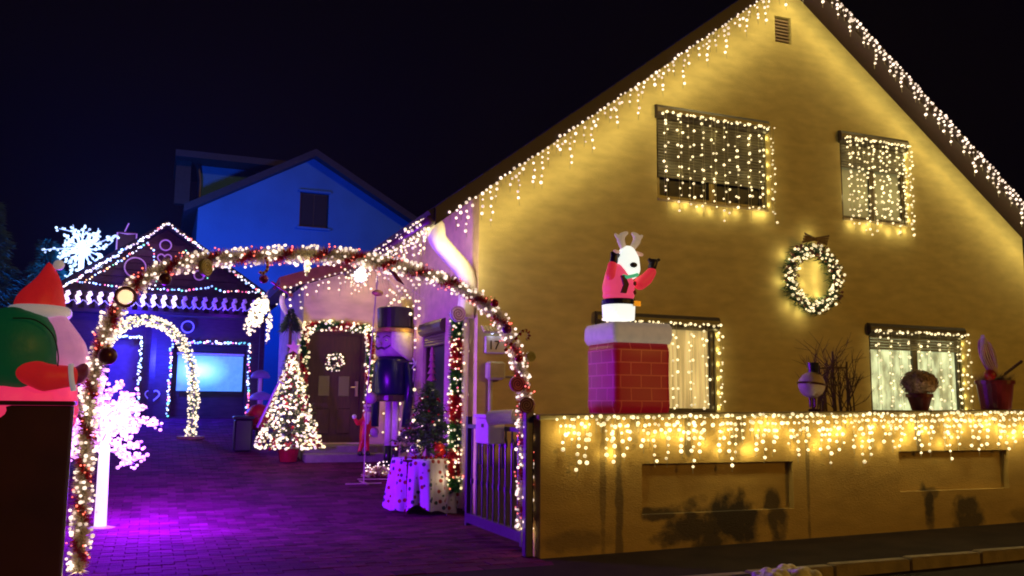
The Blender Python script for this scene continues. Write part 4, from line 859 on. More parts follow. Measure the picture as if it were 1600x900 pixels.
for px in (985, 992): q = MB(); q.ball(rp(px, 401, -.14), .010, 8, None, (1, 1, 1.4)); q.build('eye', IB, rein)
for pts in ([(974, 388), (970, 376), (972, 368), (979, 364)], [(988, 388), (995, 377), (994, 369), (989, 365)]):
    pp = [rp(a, b) for a, b in pts]; bl_ = chain([(pp[0], .04), (pp[1], .05), (pp[2], .04), (pp[3], .026)]) + chain([(pp[1], .035), (pp[1] + Vector((-.07 if pts[0][0] < 980 else .07, 0, .07)), .022)])
    blob('antler', bl_, mat('antler_tan', (.55, .42, .28), .5, emit=(.8, .62, .45), es=.28), rein, .014, 3)
for (a, b) in ((rp(968, 396), rp(961, 392)), (rp(995, 396), rp(1003, 398))): blob('ear', chain([(a, .03), (b, .022)]), mat('ear_tan', (.6, .4, .3), .5, emit=(.9, .5, .35), es=.3), rein, .01, 2)
q = MB(); q.tube([rp(973, 431, -.2), rp(980, 433, -.24), rp(990, 431, -.235), rp(996, 429, -.2)], .022, 8); q.build('collar', mat('collar_green', (.1, .6, .3), .5, emit=(.1, .8, .4), es=.4), rein, smooth=True)
q = MB(); q.prism([rp(971, 430, -.235), rp(977, 430, -.235), rp(983, 444, -.235), rp(979, 458, -.235), rp(971, 457, -.235), rp(975, 445, -.235)], (0, .03, 0)); q.build('scarf', mat('scarf_maroon', (.12, .01, .03), .6), rein)
for py in (443, 457): q = MB(); q.ball(rp(992, py, -.185), .022, 10, None, (1, .5, 1.3)); q.build('button', mat('button_maroon', (.2, .01, .03), .4), rein)
lamp((.87, -2.6, rz0 + 1.45), (1, .8, .7), .5, rein)

# ================================================================ SANTA INFLATABLE ON THE LEFT WALL
SY = -3.15
def sp(px, py, dy=0): return P(px, py, 1, SY + dy)
san = thing('santa_inflatable', 'big inflatable santa with red hat and green sack behind the left wall', 'inflatable', (-5.6, SY, 1.2))
SR = mat('santa_red', (.6, .03, .04), .5, emit=(.9, .02, .03), es=.26, var=.25, scale=3, bump=.6, bscale=7); SWh = mat('santa_white', (.8, .78, .8), .5, emit=(.9, .85, 1), es=.16, var=.1, scale=2); SG = mat('sack_green', (.01, .12, .06), .5, emit=(.0, .30, .12), es=.07, var=.35, scale=3, bump=.6, bscale=6)
SP = mat('santa_pink_leg', (.7, .04, .1), .5, emit=(1, .04, .16), es=.6, var=.2, scale=3, bump=.6, bscale=7)
hb = sp(62, 480); ht = sp(76, 410)
bl_ = []
for k in range(15):
    f = k / 14; bl_.append((hb.lerp(ht, f) + Vector((.03 * math.sin(f * 3), 0, 0)), (.205 * (1 - f) + .02)))
blob('hat', bl_, SR, san, .022); q = MB(); q.ball(sp(92, 414, -.02), .05, 14); q.build('pompom', SWh, san, smooth=True)
q = MB(); q.v = []; ring = [sp(62, 487) + Vector((math.cos(a) * .215, math.sin(a) * .215, -.01 - math.cos(a) * .0)) for a in [i * math.pi / 10 for i in range(21)]]; q.tube(ring, .062, 12); q.build('hat_trim', SWh, san, smooth=True)
blob('head', chain([(sp(64, 500), .22), (sp(72, 525), .21)]), SWh, san, .022)
blob('beard', chain([(sp(84, 515, -.1), .16), (sp(100, 550, -.12), .20), (sp(112, 575, -.10), .17)]) + [(sp(114, 528, -.1), .035), (sp(121, 546, -.12), .06), (sp(129, 560, -.12), .07), (sp(133, 574, -.12), .055), (sp(127, 590, -.12), .06)], mat('beard_pink', (.75, .5, .75), .5, emit=(.9, .30, .85), es=.26, bump=.6, bscale=8), san, .02)
q = MB(); q.ball(sp(116, 527, -.16), .03, 12); q.build('nose', mat('nose_pink', (.8, .4, .5), .5), san, smooth=True)
q = MB(); q.tube(smoothpath([sp(20, 497, -.43), sp(55, 500, -.44), sp(82, 522, -.42), sp(91, 556, -.42), (sp(88, 585, -.42))], 5), .006, 6); q.build('sack_seam', IB, san)  # thin dark tube added as the seam line at the sack's edge
blob('sack', [(sp(25, 550, -.12), 1, (.42, .36, .42)), (sp(45, 545, -.1), 1, (.27, .34, .34)), (sp(2, 560, -.1), 1, (.4, .33, .4))], SG, san, .03, 8)
blob('body', chain([(sp(50, 640, .02), .40), (sp(55, 600, .04), .36), (sp(62, 560, .06), .26)]) + [(sp(10, 640), .42)], SP, san, .03)
blob('sleeve', chain([(sp(30, 572, -.32), .12), (sp(70, 590, -.38), .125), (sp(108, 588, -.36), .10)]), SR, san, .022)
blob('glove', chain([(sp(117, 588, -.34), .085), (sp(126, 583, -.32), .07), (sp(131, 574, -.3), .045)]), mat('glove_plum', (.25, .03, .3), .4), san, .016)
q = MB(); c0 = sp(113, 590, -.35); q.tube([c0 + Vector((-.02, 0, 0)), c0 + Vector((.02, 0, .006))], .125, 18); q.build('cuff', SWh, san, smooth=True)

# ================================================================ OBJECTS ON THE GARDEN WALL / BED
def tz(x): return WT(x) + .057
sg_ = thing('snowman_globe', 'round white snowman body with black top hat standing on stick legs on the wall', 'figurine', (3.28, -3.3, tz(3.28)))
b = Vector((3.27, -3.38, tz(3.27)))
q = MB(); q.ball(b + Vector((0, 0, .33)), .165, 24); q.build('body', mat('snow_white', (.62, .5, .52), .5), sg_, smooth=True)
q = MB(); q.tube([b + Vector((math.cos(a) * .165, math.sin(a) * .165, .34 - .02 * math.cos(a))) for a in [i * math.pi / 12 for i in range(25)]], .014, 6); q.build('sash', M_BDRK, sg_)
q = MB(); q.lathe(b + Vector((0.03, 0, .46)), [(.10, 0), (.10, .012), (.06, .014), (.075, .15)], 18); q.build('hat', M_BLACK, sg_)
for x in (-.03, .04): q = MB(); q.tube([b + Vector((x, 0, .05)), b + Vector((x, 0, .18))], .016, 6); q.tube([b + Vector((x, .03, .018)), b + Vector((x + .02, -.08, .018))], .018, 6); q.build('leg', M_BDRK, sg_)
q = MB(); q.tube(smoothpath([b + Vector((.14, -.05, .36)), b + Vector((.19, -.06, .32)), b + Vector((.18, -.06, .24))], 4), .01, 6); q.build('arm', M_BDRK, sg_)
bush = thing('bare_bush', 'leafless brown bush tied to sticks behind the wall between globe and window', 'bush', (3.85, -3.0, 1.44)); q = MB()
def twig(p, d, L, r, dep):
    pts = [p]
    for k in range(4): p = p + d * L / 4; d = (d + Vector((rnd.gauss(0, .12), rnd.gauss(0, .12), rnd.gauss(0, .08)))).normalized(); pts.append(p)
    q.tube(pts, [r * (1 - .15 * k) for k in range(5)], 4, False)
    if dep:
        for k in range(3): twig(pts[rnd.randrange(1, 5)], (d + Vector((rnd.gauss(0, .5), rnd.gauss(0, .4), rnd.gauss(0, .35)))).normalized(), L * .6, r * .55, dep - 1)
for i in range(20): twig(Vector((3.55 + .035 * i, -3.05 + rnd.uniform(-.1, .1), 1.44)), Vector((rnd.gauss(0, .12), rnd.gauss(0, .1), 1)).normalized(), rnd.uniform(.36, .68), .013, 2)
q.build('twigs', M_TWIG, bush, kind='stuff')
for x, h in ((3.72, .66), (4.18, .72), (3.95, .85)): q = MB(); q.tube([(x, -3.0, 1.44), (x + .01, -3.0, 1.5 + h)], .014, 6); q.build('stake', M_TWIG, bush)
q = MB(); q.tube([(3.70, -3.0, 2.12), (4.2, -3.0, 2.14)], .010, 5); q.build('stake', M_TWIG, bush)
def pot(t, c, r0, r1, h, m_, rim=.02):
    q = MB(); q.lathe(c, [(r0, 0), (r1, h - .05), (r1 + rim, h - .05), (r1 + rim, h), (r1 - .01, h), (r1 - .02, h - .03)], 24); return q.build('pot', m_, t)
hy = thing('potted_hydrangea', 'pot with a big dried pinkish hydrangea head in front of the lit window', 'potted plant', (5.03, -3.35, tz(5))); c = Vector((5.03, -3.40, tz(5)))
pot(hy, c, .10, .15, .22, mat('pot_maroon', (.14, .02, .02), .35)); q = MB()
for i in range(2600):
    d = Vector((rnd.gauss(0, 1), rnd.gauss(0, 1), rnd.gauss(0, 1))).normalized(); p = c + Vector((0, 0, .36)) + Vector((d.x * .25, d.y * .2, d.z * .17)) * rnd.uniform(.8, 1.05); u = d.orthogonal().normalized(); v = d.cross(u); s_ = rnd.uniform(.012, .022)
    q.add([p + u * s_, p + v * s_ + d * .01, p - u * s_, p - v * s_], [(0, 1, 2, 3)])
q.build('petals', mat('dry_petals', (.50, .34, .30), .8, var=.25, scale=10, island=.35), hy, kind='stuff')
q = MB(); q.ball(c + Vector((0, 0, .36)), .19, 14, None, (1.05, .9, .75)); q.build('flower_head', mat('dry_core', (.3, .2, .15), .9), hy, smooth=True)
rp_ = thing('potted_arrangement', 'dark red flowerpot with dried grasses, red flower and twig at the right', 'potted plant', (6.4, -3.35, tz(6.4))); c = Vector((6.42, -3.40, tz(6.4)))
pot(rp_, c, .19, .235, .40, mat('pot_red', (.16, .012, .02), .3)); q = MB()
for i in range(900):
    a = rnd.uniform(0, 6.28); rr = rnd.uniform(0, .22); p = c + Vector((math.cos(a) * rr, math.sin(a) * rr, .38)); d = Vector((math.cos(a) * .6, math.sin(a) * .6, rnd.uniform(.5, 1.4))).normalized(); sd = d.orthogonal().normalized() * .006; q.add([p - sd, p + sd, p + d * rnd.uniform(.08, .2)], [(0, 1, 2)])
q.build('dried_grass', mat('straw', (.34, .20, .09), .8, island=.3), rp_, kind='stuff')
q = MB(); q.ball(c + Vector((-.20, -.1, .47)), .08, 14); q.build('red_flower', M_TRED, rp_, smooth=True)
q = MB(); q.tube([c + Vector((.1, 0, .42)), c + Vector((.3, -.02, .56)), c + Vector((.52, -.02, .66))], .012, 6)
for k in range(9): q.ball(c + Vector((.2 + k * .04, -.02, .50 + k * .022)), .022, 8)
q.build('twig', M_TWIG, rp_)
lo = thing('wrapped_lollipop', 'oversized purple swirl lollipop in clear wrap stuck in the red pot', 'ornament', (6.3, -3.35, 2.1)); M = Matrix.Rotation(R(-22), 3, 'Y') ; cc = Vector((6.27, -3.42, 2.34))
q = MB(); q.ball(cc, .19, 24, M, (.62, .22, 1.35)); q.build('candy', mat('purple_candy', (.50, .16, .38), .3, var=.5, scale=6), lo, smooth=True)
q = MB()
for k in range(11):
    a = k * .6; pts = [cc + M @ Vector((math.cos(a) * .14 * math.sin(math.pi * f), -abs(math.sin(a)) * .05 - .03, (f - .5) * .6)) for f in [j / 8 for j in range(9)]]; q.tube(pts, .006, 4, False)
q.build('wrap_fold', mat('cellophane', (.85, .7, .75), .15), lo); q = MB(); q.tube([cc + M @ Vector((0, 0, -.24)), c + Vector((-.02, 0, .3))], .014, 6); q.build('stick', M_WHITE, lo)
sn = thing('snow_heap', 'small heap of old snow on the kerb at the bottom edge', 'snow', (1.0, -5.05, 0)); c = P(1225, 899, 2, .03)
blob('snow', [(c + Vector((rnd.uniform(-.32, .30), rnd.uniform(-.12, .12), rnd.uniform(-.05, .02))), rnd.uniform(.025, .075)) for _ in range(80)], mat('snow', (.8, .74, .68), .7, bump=.6, bscale=50), sn, .014, 2)
lamp(c + Vector((-.2, -.9, 1.5)), (1, .7, .5), .0, sn) if False else None

# ================================================================ CHERRY BLOSSOM LIGHT TREE
bt = thing('blossom_light_tree', 'glowing pink white LED blossom tree on a round foot inside the gateway', 'light tree', (-4.95, .3, 0))
q = MB(); q.lathe((-4.95, .3, 0), [(.20, 0), (.20, .02), (.09, .03)], 24); q.build('foot', M_WHITE, bt)
q = MB(); q.tube([(-4.95, .3, .02), (-4.96, .3, .85), (-4.95, .3, 1.3)], [.074, .066, .05], 14); q.build('trunk', bulb('glow_trunk', (.95, .72, 1), 1.25), bt, smooth=True)
rnd.seed(21)
br = MB(); tips = []
def branch(p, d, L, r, dep):
    pts = [p]
    for k in range(4): p = p + d * L / 4; d = (d + Vector((rnd.gauss(0, .16), rnd.gauss(0, .16), rnd.gauss(0, .12)))).normalized(); pts.append(p)
    br.tube(pts, [r * (1 - .12 * k) for k in range(5)], 5, False)
    for k in range(1, 5):
        for _ in range(2): tips.append(pts[k] + Vector((rnd.gauss(0, .03), rnd.gauss(0, .03), rnd.gauss(0, .03))))
    if dep:
        for k in range(2): branch(pts[rnd.randrange(2, 5)], (d + Vector((rnd.gauss(0, .6), rnd.gauss(0, .5), rnd.gauss(0, .4)))).normalized(), L * .62, r * .6, dep - 1)
for i in range(30):
    a = i * 2.4; branch(Vector((-4.99, .3, 1.02 + .020 * i)), Vector((math.cos(a), math.sin(a) * .7, rnd.uniform(-.75, .95))).normalized(), rnd.uniform(.28, .46), .012, 2)
br.build('branches', mat('lilac_branch', (.5, .3, .6), .5, emit=(.8, .3, 1), es=.5), bt, kind='stuff')
q = MB()
for p in tips:
    if rnd.random() < .8: q.ico(p, rnd.uniform(.015, .030))
q.build('blossoms', B_PNK, bt, smooth=True, kind='stuff')
for p, w_, c_ in (((-4.65, .15, .5), 20, (.25, .0, 1)), ((-4.5, .05, 1.0), 980, (.24, .0, 1)), ((-5.0, .0, 1.9), 90, PCOL), ((-4.7, .8, 1.7), 160, (.30, .0, 1))): lamp(p, c_, w_, bt, .15)

# ================================================================ CABIN
CY = 11.0; cz = G(CY) - .02
cab = thing('cabin', 'dark timber cabin with gabled roof and lit balcony at the end of the driveway', 'cabin', (-4.2, CY, cz))
cx0, cx1, ex, ez, eh = -6.53, -1.9, -4.3, 5.86, 4.25
def crk(x): return eh + (ez - eh) * (1 - abs(x - ex) / (ex - cx0 if x < ex else cx1 - ex))
mb = MB(); bay = (-4.0, -2.25, cz + .05, 3.02); dr = (-5.42, -4.78, cz + .05, 3.1)
holed(mb, cx0, cx1, lambda x: cz - .3, crk, [bay, dr], lambda u, d, z: (u, CY + d, z), .4, (ex,)); mb.quad((cx0, CY, cz), (cx0, CY + 5, cz), (cx0, CY + 5, eh), (cx0, CY, eh)); mb.quad((cx1, CY, cz), (cx1, CY + 5, cz), (cx1, CY + 5, eh), (cx1, CY, eh))
mb.quad((bay[0], CY + .4, bay[2]), (bay[1], CY + .4, bay[2]), (bay[1], CY + .4, bay[3]), (bay[0], CY + .4, bay[3]))
mb.build('wall', M_DKWOOD, cab)
mb = MB(); mb.box((dr[0], CY + .2, dr[2]), (dr[1], CY + .25, dr[3])); cd = mb.build('door', mat('cabin_door', (.16, .12, .2), .5), cab)
mb = MB(); mb.ball((dr[1] - .08, CY + .17, cz + 1.0), .03); mb.build('handle', M_METAL, cd)
for s_ in (0, 1):
    xa, xb = (cx0 - .3, ex) if s_ == 0 else (cx1 + .3, ex); za = crk(cx0) - .2 if s_ == 0 else crk(cx1) - .2
    mb = MB(); mb.prism([(xa, CY - .35, za), (xb, CY - .35, ez + .02), (xb, CY - .35, ez + .16), (xa, CY - .35, za + .14)], (0, 5.6, 0)); mb.build('roof', M_TILE, cab)
mb = MB(); mb.box((-5.46, CY + 1, 4.9), (-5.03, CY + 1.4, 5.9)); ch = mb.build('chimney', mat('chimney_brick', (.10, .05, .08), .8), cab)
mb = MB(); mb.tube([(-5.47, CY + .96, 4.8), (-5.47, CY + .96, 5.86), (-5.24, CY + .96, 5.84), (-5.02, CY + .96, 5.86), (-5.02, CY + .96, 5.2)], .02, 6); mb.tube([(-5.3, CY + .96, 5.9), (-5.22, CY + .96, 6.12)], .018, 6); tag(mb.build('rope_light', B_PUR, None, org=(-5.24, CY + .96, 5.4)), 'purple rope light outlining the cabin chimney with a flame tip', 'rope light')
# horizontal cladding boards of the gable (real boards, recessed joints)
nb = 0; z = eh + .02
bm_ = mat('gable_board', (.055, .025, .03), .6, var=.3, island=.25)
while z < ez - .25:
    f = (z + .17 - eh) / (ez - eh); xa = cx0 + (ex - cx0) * f + .1; xb = cx1 + (ex - cx1) * f - .1; q = MB(); q.bbox((xa, CY - .03, z), (xb, CY - .002, z + .165), .008); q.build('plank', bm_, cab); z += .175
# balcony rail
bz0, bz1 = 3.80, 4.16
q = MB(); q.box((cx0 - .1, CY - .55, bz1), (cx1 + .1, CY - .47, bz1 + .06)); q.box((cx0 - .1, CY - .55, bz0 - .12), (cx1 + .1, CY - .003, bz0 - .04)); rail = q.build('balcony', M_DKWOOD, cab)
for i in range(20):
    x = cx0 + .1 + i * .232; q = MB(); q.box((x - .055, CY - .53, bz0 - .04), (x + .055, CY - .50, bz1)); q.build('baluster', M_DKWOOD, rail)
for x in (cx0 + .05, -4.45, cx1 - .05): q = MB(); q.box((x - .06, CY - .54, cz - .1), (x + .06, CY - .42, bz0 - .12)); q.build('post', M_DKWOOD, cab)
scn = thing('projection_screen', 'bright cyan white projection screen inside the cabin bay', 'screen', (-3.1, CY + .2, 1.9))
def screenmat():
    mt = mat('screen_glow', (.5, .5, .5), .6, emit=(.3, .8, .8), es=1); nt = mt.node_tree; L = nt.links.new; b = nt.nodes['Principled BSDF']
    tc = nt.nodes.new('ShaderNodeTexCoord'); mp = nt.nodes.new('ShaderNodeMapping'); mp.inputs['Scale'].default_value = (1.3, 1, 2.2); mp.inputs['Location'].default_value = (.35, 0, -.15); L(tc.outputs['Object'], mp.inputs[0])
    gr = nt.nodes.new('ShaderNodeTexGradient'); gr.gradient_type = 'SPHERICAL'; L(mp.outputs[0], gr.inputs[0]); cr = nt.nodes.new('ShaderNodeValToRGB'); cr.color_ramp.elements[0].color = (.02, .28, .52, 1); cr.color_ramp.elements[1].color = (.85, 1, .95, 1); cr.color_ramp.elements[1].position = .9
    e = cr.color_ramp.elements.new(.45); e.color = (.16, .72, .80, 1); L(gr.outputs[0], cr.inputs[0]); L(cr.outputs[0], b.inputs['Emission Color']); return mt
q = MB(); q.box((-.78, -.01, -.44), (.78, .01, .44)); o = q.build('cloth', screenmat(), None, org=(0, 0, 0)); o.parent = scn; o.location = (0.0, 0, .42)
q = MB(); q.tube([(-3.9, CY + .2, 2.80), (-2.3, CY + .2, 2.80)], .03, 8); q.build('roller', M_WHITE, scn)
lamp((-3.1, CY - .1, 2.3), (.2, .6, 1), 4, scn, .3)
def multi(label, path, name='fairy_lights', gap=.07, r=.028, jit=.02, w=.0, cols=None, group='coloured fairy lights on the cabin', y=None):
    pts = interp([Vector(p) for p in path], gap); t = thing(name, label, 'string lights', pts[0], group); q = MB(); q.tube(pts, .008, 4); q.build('wire', WIRED, t)
    cols = cols or [(B_WHT, 4, 'white_bulbs'), (B_BLU, 3, 'blue_bulbs'), (B_RED, 3, 'red_bulbs'), (B_GRN, 2, 'green_bulbs'), (B_ORG, 2, 'amber_bulbs')]; bag = {i: [] for i in range(len(cols))}; pool = [i for i, c_ in enumerate(cols) for _ in range(c_[1])]
    for p in pts: bag[rnd.choice(pool)].append(p + Vector((rnd.uniform(-jit, jit), -.02, rnd.uniform(-jit, jit))))
    for i, c_ in enumerate(cols):
        if bag[i]: bulbs_part(bag[i], c_[0], t, r, name=c_[2])
    return t
PKW = [(B_WHT, 5, 'white_bulbs'), (WARMP, 3, 'pink_bulbs'), (B_BLU, 2, 'blue_bulbs'), (B_RED, 1, 'red_bulbs')]
fy = CY - .42
multi('white and pink lights along both edges of the cabin roof', [(cx0 - .1, fy, crk(cx0) - .25), (cx0 + .05, fy, crk(cx0)), (ex, fy, ez + .06), (cx1 - .05, fy, crk(cx1) + .05), (cx1 + .25, fy, crk(cx1) - .15)], gap=.05, cols=PKW, r=.03, jit=.03)
multi('multicolour lights forming the left triangle inside the cabin gable', [(-6.1, CY - .1, 4.42), (-5.3, CY - .1, 5.0), (-4.75, CY - .1, 5.48), (-4.6, CY - .1, 5.3), (-4.52, CY - .1, 4.8), (-4.5, CY - .1, 4.45)], gap=.075, r=.024)
multi('multicolour lights forming the right triangle inside the cabin gable', [(-4.05, CY - .1, 4.9), (-3.85, CY - .1, 5.35), (-3.6, CY - .1, 5.1), (-3.3, CY - .1, 4.7)], gap=.08, r=.024)
multi('multicolour lights running just above the balcony rail', [(-6.2, CY - .56, 4.36), (-5.2, CY - .56, 4.28), (-3.8, CY - .56, 4.30), (-3.2, CY - .56, 4.42), (-2.9, CY - .56, 4.32), (-2.0, CY - .56, 4.34)], gap=.08, r=.024)
multi('multicolour lights framing the bright screen bay', [(-4.05, CY - .1, cz + .1), (-4.05, CY - .1, 3.08), (-2.2, CY - .1, 3.08), (-2.2, CY - .1, cz + .1)], gap=.055, r=.028, jit=.03)
multi('bluish white lights framing the left cabin door', [(-5.5, CY - .1, 3.12), (-4.74, CY - .1, 3.16), (-4.74, CY - .1, cz + .1)], gap=.05, r=.028, cols=[(B_ICE, 4, 'ice_bulbs'), (B_WHT, 3, 'white_bulbs'), (B_BLU, 2, 'blue_bulbs'), (B_RED, 1, 'red_bulbs')], jit=.03)
# balcony icicle lamps
bi = thing('icicle_lamps', 'row of pale tapering icicle lamps hanging along the cabin balcony', 'string lights', (-4.2, CY - .6, 4.15))
q = MB(); q.tube([(cx0 - .1, CY - .6, 4.16), (cx1, CY - .6, 4.16)], .012, 5); q.build('wire', WIRED, bi)
for i in range(19):
    x = cx0 + .15 + i * .232; q = MB(); pts = [(x + .03 * math.sin(k * 2.1), CY - .6, 4.14 - k * .06) for k in range(6)]; br_ = i < 11
    q.tube(pts, [.045, .052, .04, .05, .035, .012], 8); q.build('icicle', B_LIL if br_ else bulb('dim_icicle', (.4, .2, .9), .25), bi, smooth=True)
q = MB(); q.tube([(cx0 + k * .06, CY - .58, 3.90 + .05 * math.sin(k * 1.7)) for k in range(74)], .011, 4); tag(q.build('rope_light', B_BRP, None, org=(-4.2, CY - .58, 3.9)), 'thin wavy blue rope light under the balcony rail', 'rope light')
def ropeshape(label, pts, m_, r=.018):
    q = MB(); q.tube(pts, r, 6); return tag(q.build('rope_light', m_, None, org=pts[0]), label, 'rope light')
def circ(cx_, cz_, rr, y=CY - .08): return [(cx_ + math.cos(a) * rr, y, cz_ + math.sin(a) * rr) for a in [i * math.pi / 12 for i in range(25)]]
def heart(cx_, cz_, s_, y=CY - .08): return [(cx_ + s_ * 16 * math.sin(a) ** 3 / 17, y, cz_ + s_ * (13 * math.cos(a) - 5 * math.cos(2 * a) - 2 * math.cos(3 * a) - math.cos(4 * a)) / 17) for a in [i * math.pi / 12 for i in range(25)]]
M_PRD = bulb('dim_purple_rope', (.30, .03, .55), .30)
ropeshape('faint purple ring in the left part of the cabin gable', circ(-4.98, 4.85, .24), M_PRD); ropeshape('faint purple ring high in the cabin gable', circ(-4.32, 5.45, .13), M_PRD)
ropeshape('faint purple heart under the peak of the cabin gable', heart(-4.33, 5.1, .17), M_PRD); ropeshape('faint blue heart between door and screen bay', heart(-4.42, 1.75, .17), bulb('dim_blue_rope', (.1, .08, .8), .3))
ropeshape('faint blue ring above the screen bay', circ(-3.7, 3.45, .14), MATS['dim_blue_rope']); ropeshape('faint red swirl right of the cabin gable centre', circ(-3.5, 4.75, .12), M_PRD)
# blue white snowflake tree on the roof
wt = thing('snow_light_tree', 'blazing blue white light tree standing at the left edge of the cabin roof', 'light tree', (-6.2, 11.3, 4.3))
q = MB(); br = MB(); tips = []; q.tube([(-6.2, 11.3, 4.25), (-6.2, 11.3, 5.4)], .06, 8); q.build('trunk', B_ICE, wt)
rnd.seed(5)
for i in range(20):
    a = i * 2 * math.pi / 20 + rnd.uniform(-.1, .1); branch(Vector((-6.2, 11.3, 5.28)), Vector((math.cos(a), rnd.uniform(-.4, .4), math.sin(a))).normalized(), rnd.uniform(.36, .58), .026, 1)
br.build('branches', B_ICET, wt, kind='stuff'); q = MB()
for p in tips:
    if rnd.random() < .7: q.ico(p, rnd.uniform(.024, .040))
q.build('blossoms', bulb('ice_blossom', (.50, .74, 1), 1.6), wt, smooth=True, kind='stuff')
lamp((-6.2, 10.6, 5.2), (.12, .2, 1), 60, wt, .3)
# flood that lights the neighbour
fl = thing('floodlight', 'small blue floodlight on the back slope of the cabin roof', 'floodlight', (-5.4, 15.5, 5.6))
q = MB(); q.box((-5.5, 15.4, 5.6), (-5.2, 15.5, 5.8)); q.build('housing', M_BLACK, fl); q = MB(); q.box((-5.38, 15.42, 4.5), (-5.32, 15.48, 5.6)); q.build('pole', M_BLACK, fl)
lamp((-5.35, 15.8, 5.8), (.0, .15, 1), 2500, fl, .2); lamp((-1.0, 17.5, 5.0), (.0, .05, 1), 900, fl, .2)
# blue glow on the cabin front and yard (from the roof string and cabin lights)
lamp((-5.0, 10.1, 3.55), (.04, .02, 1), 190, cab, .1); lamp((-4.3, 10.2, 2.6), (.02, .03, 1), 380, cab, .1); lamp((-2.9, 10.2, 3.5), (.12, .01, .9), 25, cab, .1); lamp((-4.6, 10.3, 5.2), (.3, .05, .8), 6, cab, .1)

# ================================================================ INNER LIGHT ARCH
ia = thing('light_arch', 'smaller arch wound with warm white lights standing before the cabin', 'arch', (-4.6, 7.8, G(7.8)))
xa, xb = -5.5, -3.62; hz_ = 3.25; pts = [(xb, 7.8, .80 + .1 * k) for k in range(0, 17, 4)]
pts = [Vector((xb, 7.8, .84)), Vector((xb + .03, 7.8, 1.4)), Vector((xb + .0, 7.8, 2.0)), Vector((xb - .12, 7.8, 2.55)), Vector((xb - .38, 7.8, 3.0)), Vector((xb - .75, 7.8, 3.25)), Vector((-4.75, 7.8, 3.30)), Vector((-5.1, 7.8, 3.15)), Vector((-5.35, 7.8, 2.8)), Vector((-5.48, 7.8, 2.3)), Vector((-5.5, 7.8, 1.6)), Vector((-5.5, 7.8, .84))]
pp = smoothpath(pts, 5); q = MB(); q.tube(pp, .03, 6); q.build('frame', M_METAL, ia)
tinsel(pts, .13, 500, (M_TGREEN, M_TGREEN), ia, 1, 0, names=('green_tinsel', 'x')); bulbs_part(around(pp, .13, 1000), WARM, ia, .022)
for p in pp[::5]: lamp(p + Vector((0, -.22, 0)), WCOL, 1.0, ia)
q = MB(); q.lathe((xb, 7.8, G(7.8) - .02), [(.28, 0), (.28, .05)], 20); q.build('foot', mat('foot_stone', (.4, .3, .12), .8), ia)
# ================================================================ YARD BITS LEFT OF THE PORCH
def onroad(px, py): 
    d = Vector((px - 800, py - 450, F)); d = Vector((d.dot(vX), d.dot(vY), d.dot(vZ))); t_ = (.11 * CAM.y - CAM.z) / (d.z - .11 * d.y); return CAM + d * t_
bn = onroad(378, 705); b_ = thing('bin', 'dark square waste bin beside the screen bay', 'bin', bn); q = MB(); q.bbox(bn + Vector((-.17, -.17, 0)), bn + Vector((.17, .17, .62)), .03); q.build('body', M_BLACK, b_); q = MB(); q.bbox(bn + Vector((-.2, -.2, .622)), bn + Vector((.2, .2, .68)), .02); q.build('lid', M_BLACK, b_)
rb = P(404, 652, 1, 6.6); t = thing('ball_ornament', 'big red ball ornament left of the lit christmas tree', 'ornament', (rb.x, 6.6, G(6.6))); q = MB(); q.ball(rb, .27, 20); q.build('ball', M_TRED, t, smooth=True); q = MB(); q.tube([(rb.x, 6.6, G(6.6)), (rb.x, 6.6, rb.z - .2)], .05, 8); q.build('stand', M_BLACK, t)
for (px, py, s_, lb) in ((407, 588, .20, 'upper violet mushroom cap ornament on a stalk left of the lit tree'), (408, 622, .24, 'lower violet mushroom cap ornament leaning left of the lit tree')):
    p = P(px, py, 1, 7.4); t = thing('mushroom_ornament', lb, 'ornament', (p.x, 7.4, G(7.4)), 'mushroom ornaments'); q = MB(); q.lathe(p, [(s_, -.04), (s_ * 1.02, 0), (s_ * .8, .08), (s_ * .3, .13), (.01, .14)], 18); q.build('cap', mat('violet_plastic', (.25, .2, .6), .4), t, smooth=True); q = MB(); q.tube([(p.x, 7.4, G(7.4)), (p.x, 7.4, p.z)], .04, 8); q.build('stalk', M_WHITE, t)
cn = thing('candy_cane', 'long lilac candy cane pole leaning against the lit christmas tree', 'candy cane', onroad(402, 715)); a = P(402, 668, 1, 4.3); b = P(432, 605, 1, 4.5); q = MB(); q.tube([a, b, b + Vector((.05, 0, .1)), b + Vector((.14, 0, .06))], .022, 8); q.build('pole', mat('lilac_pole', (.6, .4, .7), .4), cn, smooth=True)
# ================================================================ NEIGHBOUR HOUSE
nh = thing('neighbour_house', 'white rendered gable house behind, flooded in deep blue light', 'house', (1, 22, 2))
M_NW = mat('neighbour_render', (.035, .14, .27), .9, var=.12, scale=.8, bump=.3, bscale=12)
NX, NZ = .95, 11.1; nl_, nr_ = -3.22, 6.4
def nrk(x): return NZ - .56 * abs(x - NX) if x < NX else NZ - .57 * (x - NX)
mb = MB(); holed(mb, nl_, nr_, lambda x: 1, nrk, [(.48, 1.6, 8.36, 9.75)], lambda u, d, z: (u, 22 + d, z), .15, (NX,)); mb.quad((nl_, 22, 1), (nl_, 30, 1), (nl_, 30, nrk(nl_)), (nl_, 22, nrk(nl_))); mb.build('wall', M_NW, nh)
mb = MB(); mb.box((.48, 22.1, 8.36), (1.6, 22.14, 9.75)); wn_ = mb.build('window', M_FRAME, nh); 
for k in range(2): mb = MB(); mb.box((.55 + k * .51, 22.08, 8.44), (1.02 + k * .51, 22.098, 9.68)); mb.build('pane', M_GLASS, wn_)
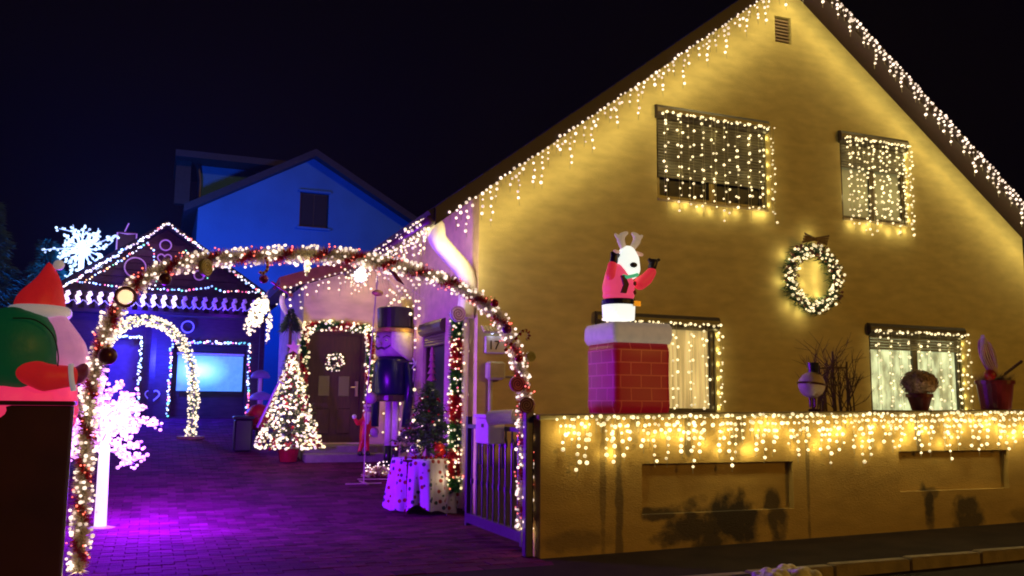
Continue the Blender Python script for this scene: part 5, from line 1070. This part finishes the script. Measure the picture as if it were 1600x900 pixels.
mb = MB(); mb.box((.40, 21.9, 8.28), (1.68, 21.995, 8.358)); mb.box((.42, 21.92, 9.752), (1.66, 21.995, 9.84)); mb.build('window_surround', M_NW, nh)
for s_ in (-1, 1):
    xe = nl_ - .5 if s_ < 0 else nr_ + .5; mb = MB(); mb.prism([(xe, 21.5, nrk(xe)), (NX, 21.5, NZ), (NX, 21.5, NZ + .28), (xe, 21.5, nrk(xe) + .28)], (0, 8.5, 0)); mb.build('roof', M_TILE, nh)
mb = MB(); mb.box((-3.2, 24, 7), (.2, 24.3, 10.88)); mb.build('dormer_wall', M_NW, nh); mb = MB(); mb.box((-4.1, 22.9, 10.9), (1.2, 27, 11.15)); mb.box((-4.05, 23.6, 9.2), (-3.5, 23.9, 10.9)); mb.build('dormer_roof', M_TILE, nh)
mb = MB(); mb.tube([(-3.25, 23.8, 10.85), (-3.15, 23.8, 10.2), (-3.15, 23.8, 8.5)], .08, 8); mb.build('downspout', M_BLACK, nh)
# dark conifers at the left behind the cabin
for i, (x, y, h, lb) in enumerate(((-8.6, 14, 6.6, 'tall dark conifer silhouette at the far left behind the cabin'), (-10.4, 12.5, 7.2, 'dark conifer cut by the left picture edge'), (-7.6, 17.5, 6.2, 'dark conifer just left of the snow light tree'))):
    t = thing('conifer', lb, 'tree', (x, y, G(y)), 'conifers behind the cabin'); q = MB(); q.tube([(x, y, 0), (x, y, h)], [.16, .02], 8); q.build('trunk', M_TWIG, t); q = MB()
    for k in range(9000):
        f = rnd.random() ** 1.3; a = rnd.uniform(0, 6.28); rr = (1.5 * (1 - f) + .1) * rnd.uniform(.3, 1.1) * (1 + .25 * math.sin(f * 40)); p = Vector((x + math.cos(a) * rr, y + math.sin(a) * rr, 1 + f * (h - .8))); d = Vector((math.cos(a), math.sin(a), -.3 + rnd.gauss(0, .3))).normalized(); sd = d.orthogonal().normalized() * .025; q.add([p - sd, p + sd, p + d * .22], [(0, 1, 2)])
    q.build('crown', M_GREEN, t, kind='stuff')

# ================================================================ LENS BLOOM (thin scattering volume added for the glow round the lamps)
hz = MB(); hz.box((-16, -14, -1.5), (16, 31, 12.2)); hv = bpy.data.materials.new('bloom_haze'); hv.use_nodes = True; hn = hv.node_tree
for n_ in list(hn.nodes):
    if n_.type == 'BSDF_PRINCIPLED': hn.nodes.remove(n_)
pv = hn.nodes.new('ShaderNodeVolumePrincipled'); pv.inputs['Density'].default_value = .0005; pv.inputs['Color'].default_value = (.9, .9, .95, 1); pv.inputs['Anisotropy'].default_value = .3
hn.links.new(pv.outputs[0], [n_ for n_ in hn.nodes if n_.type == 'OUTPUT_MATERIAL'][0].inputs['Volume'])
tag(hz.build('bloom_box', hv), kind='stuff')
sc.cycles.volume_bounces = 0
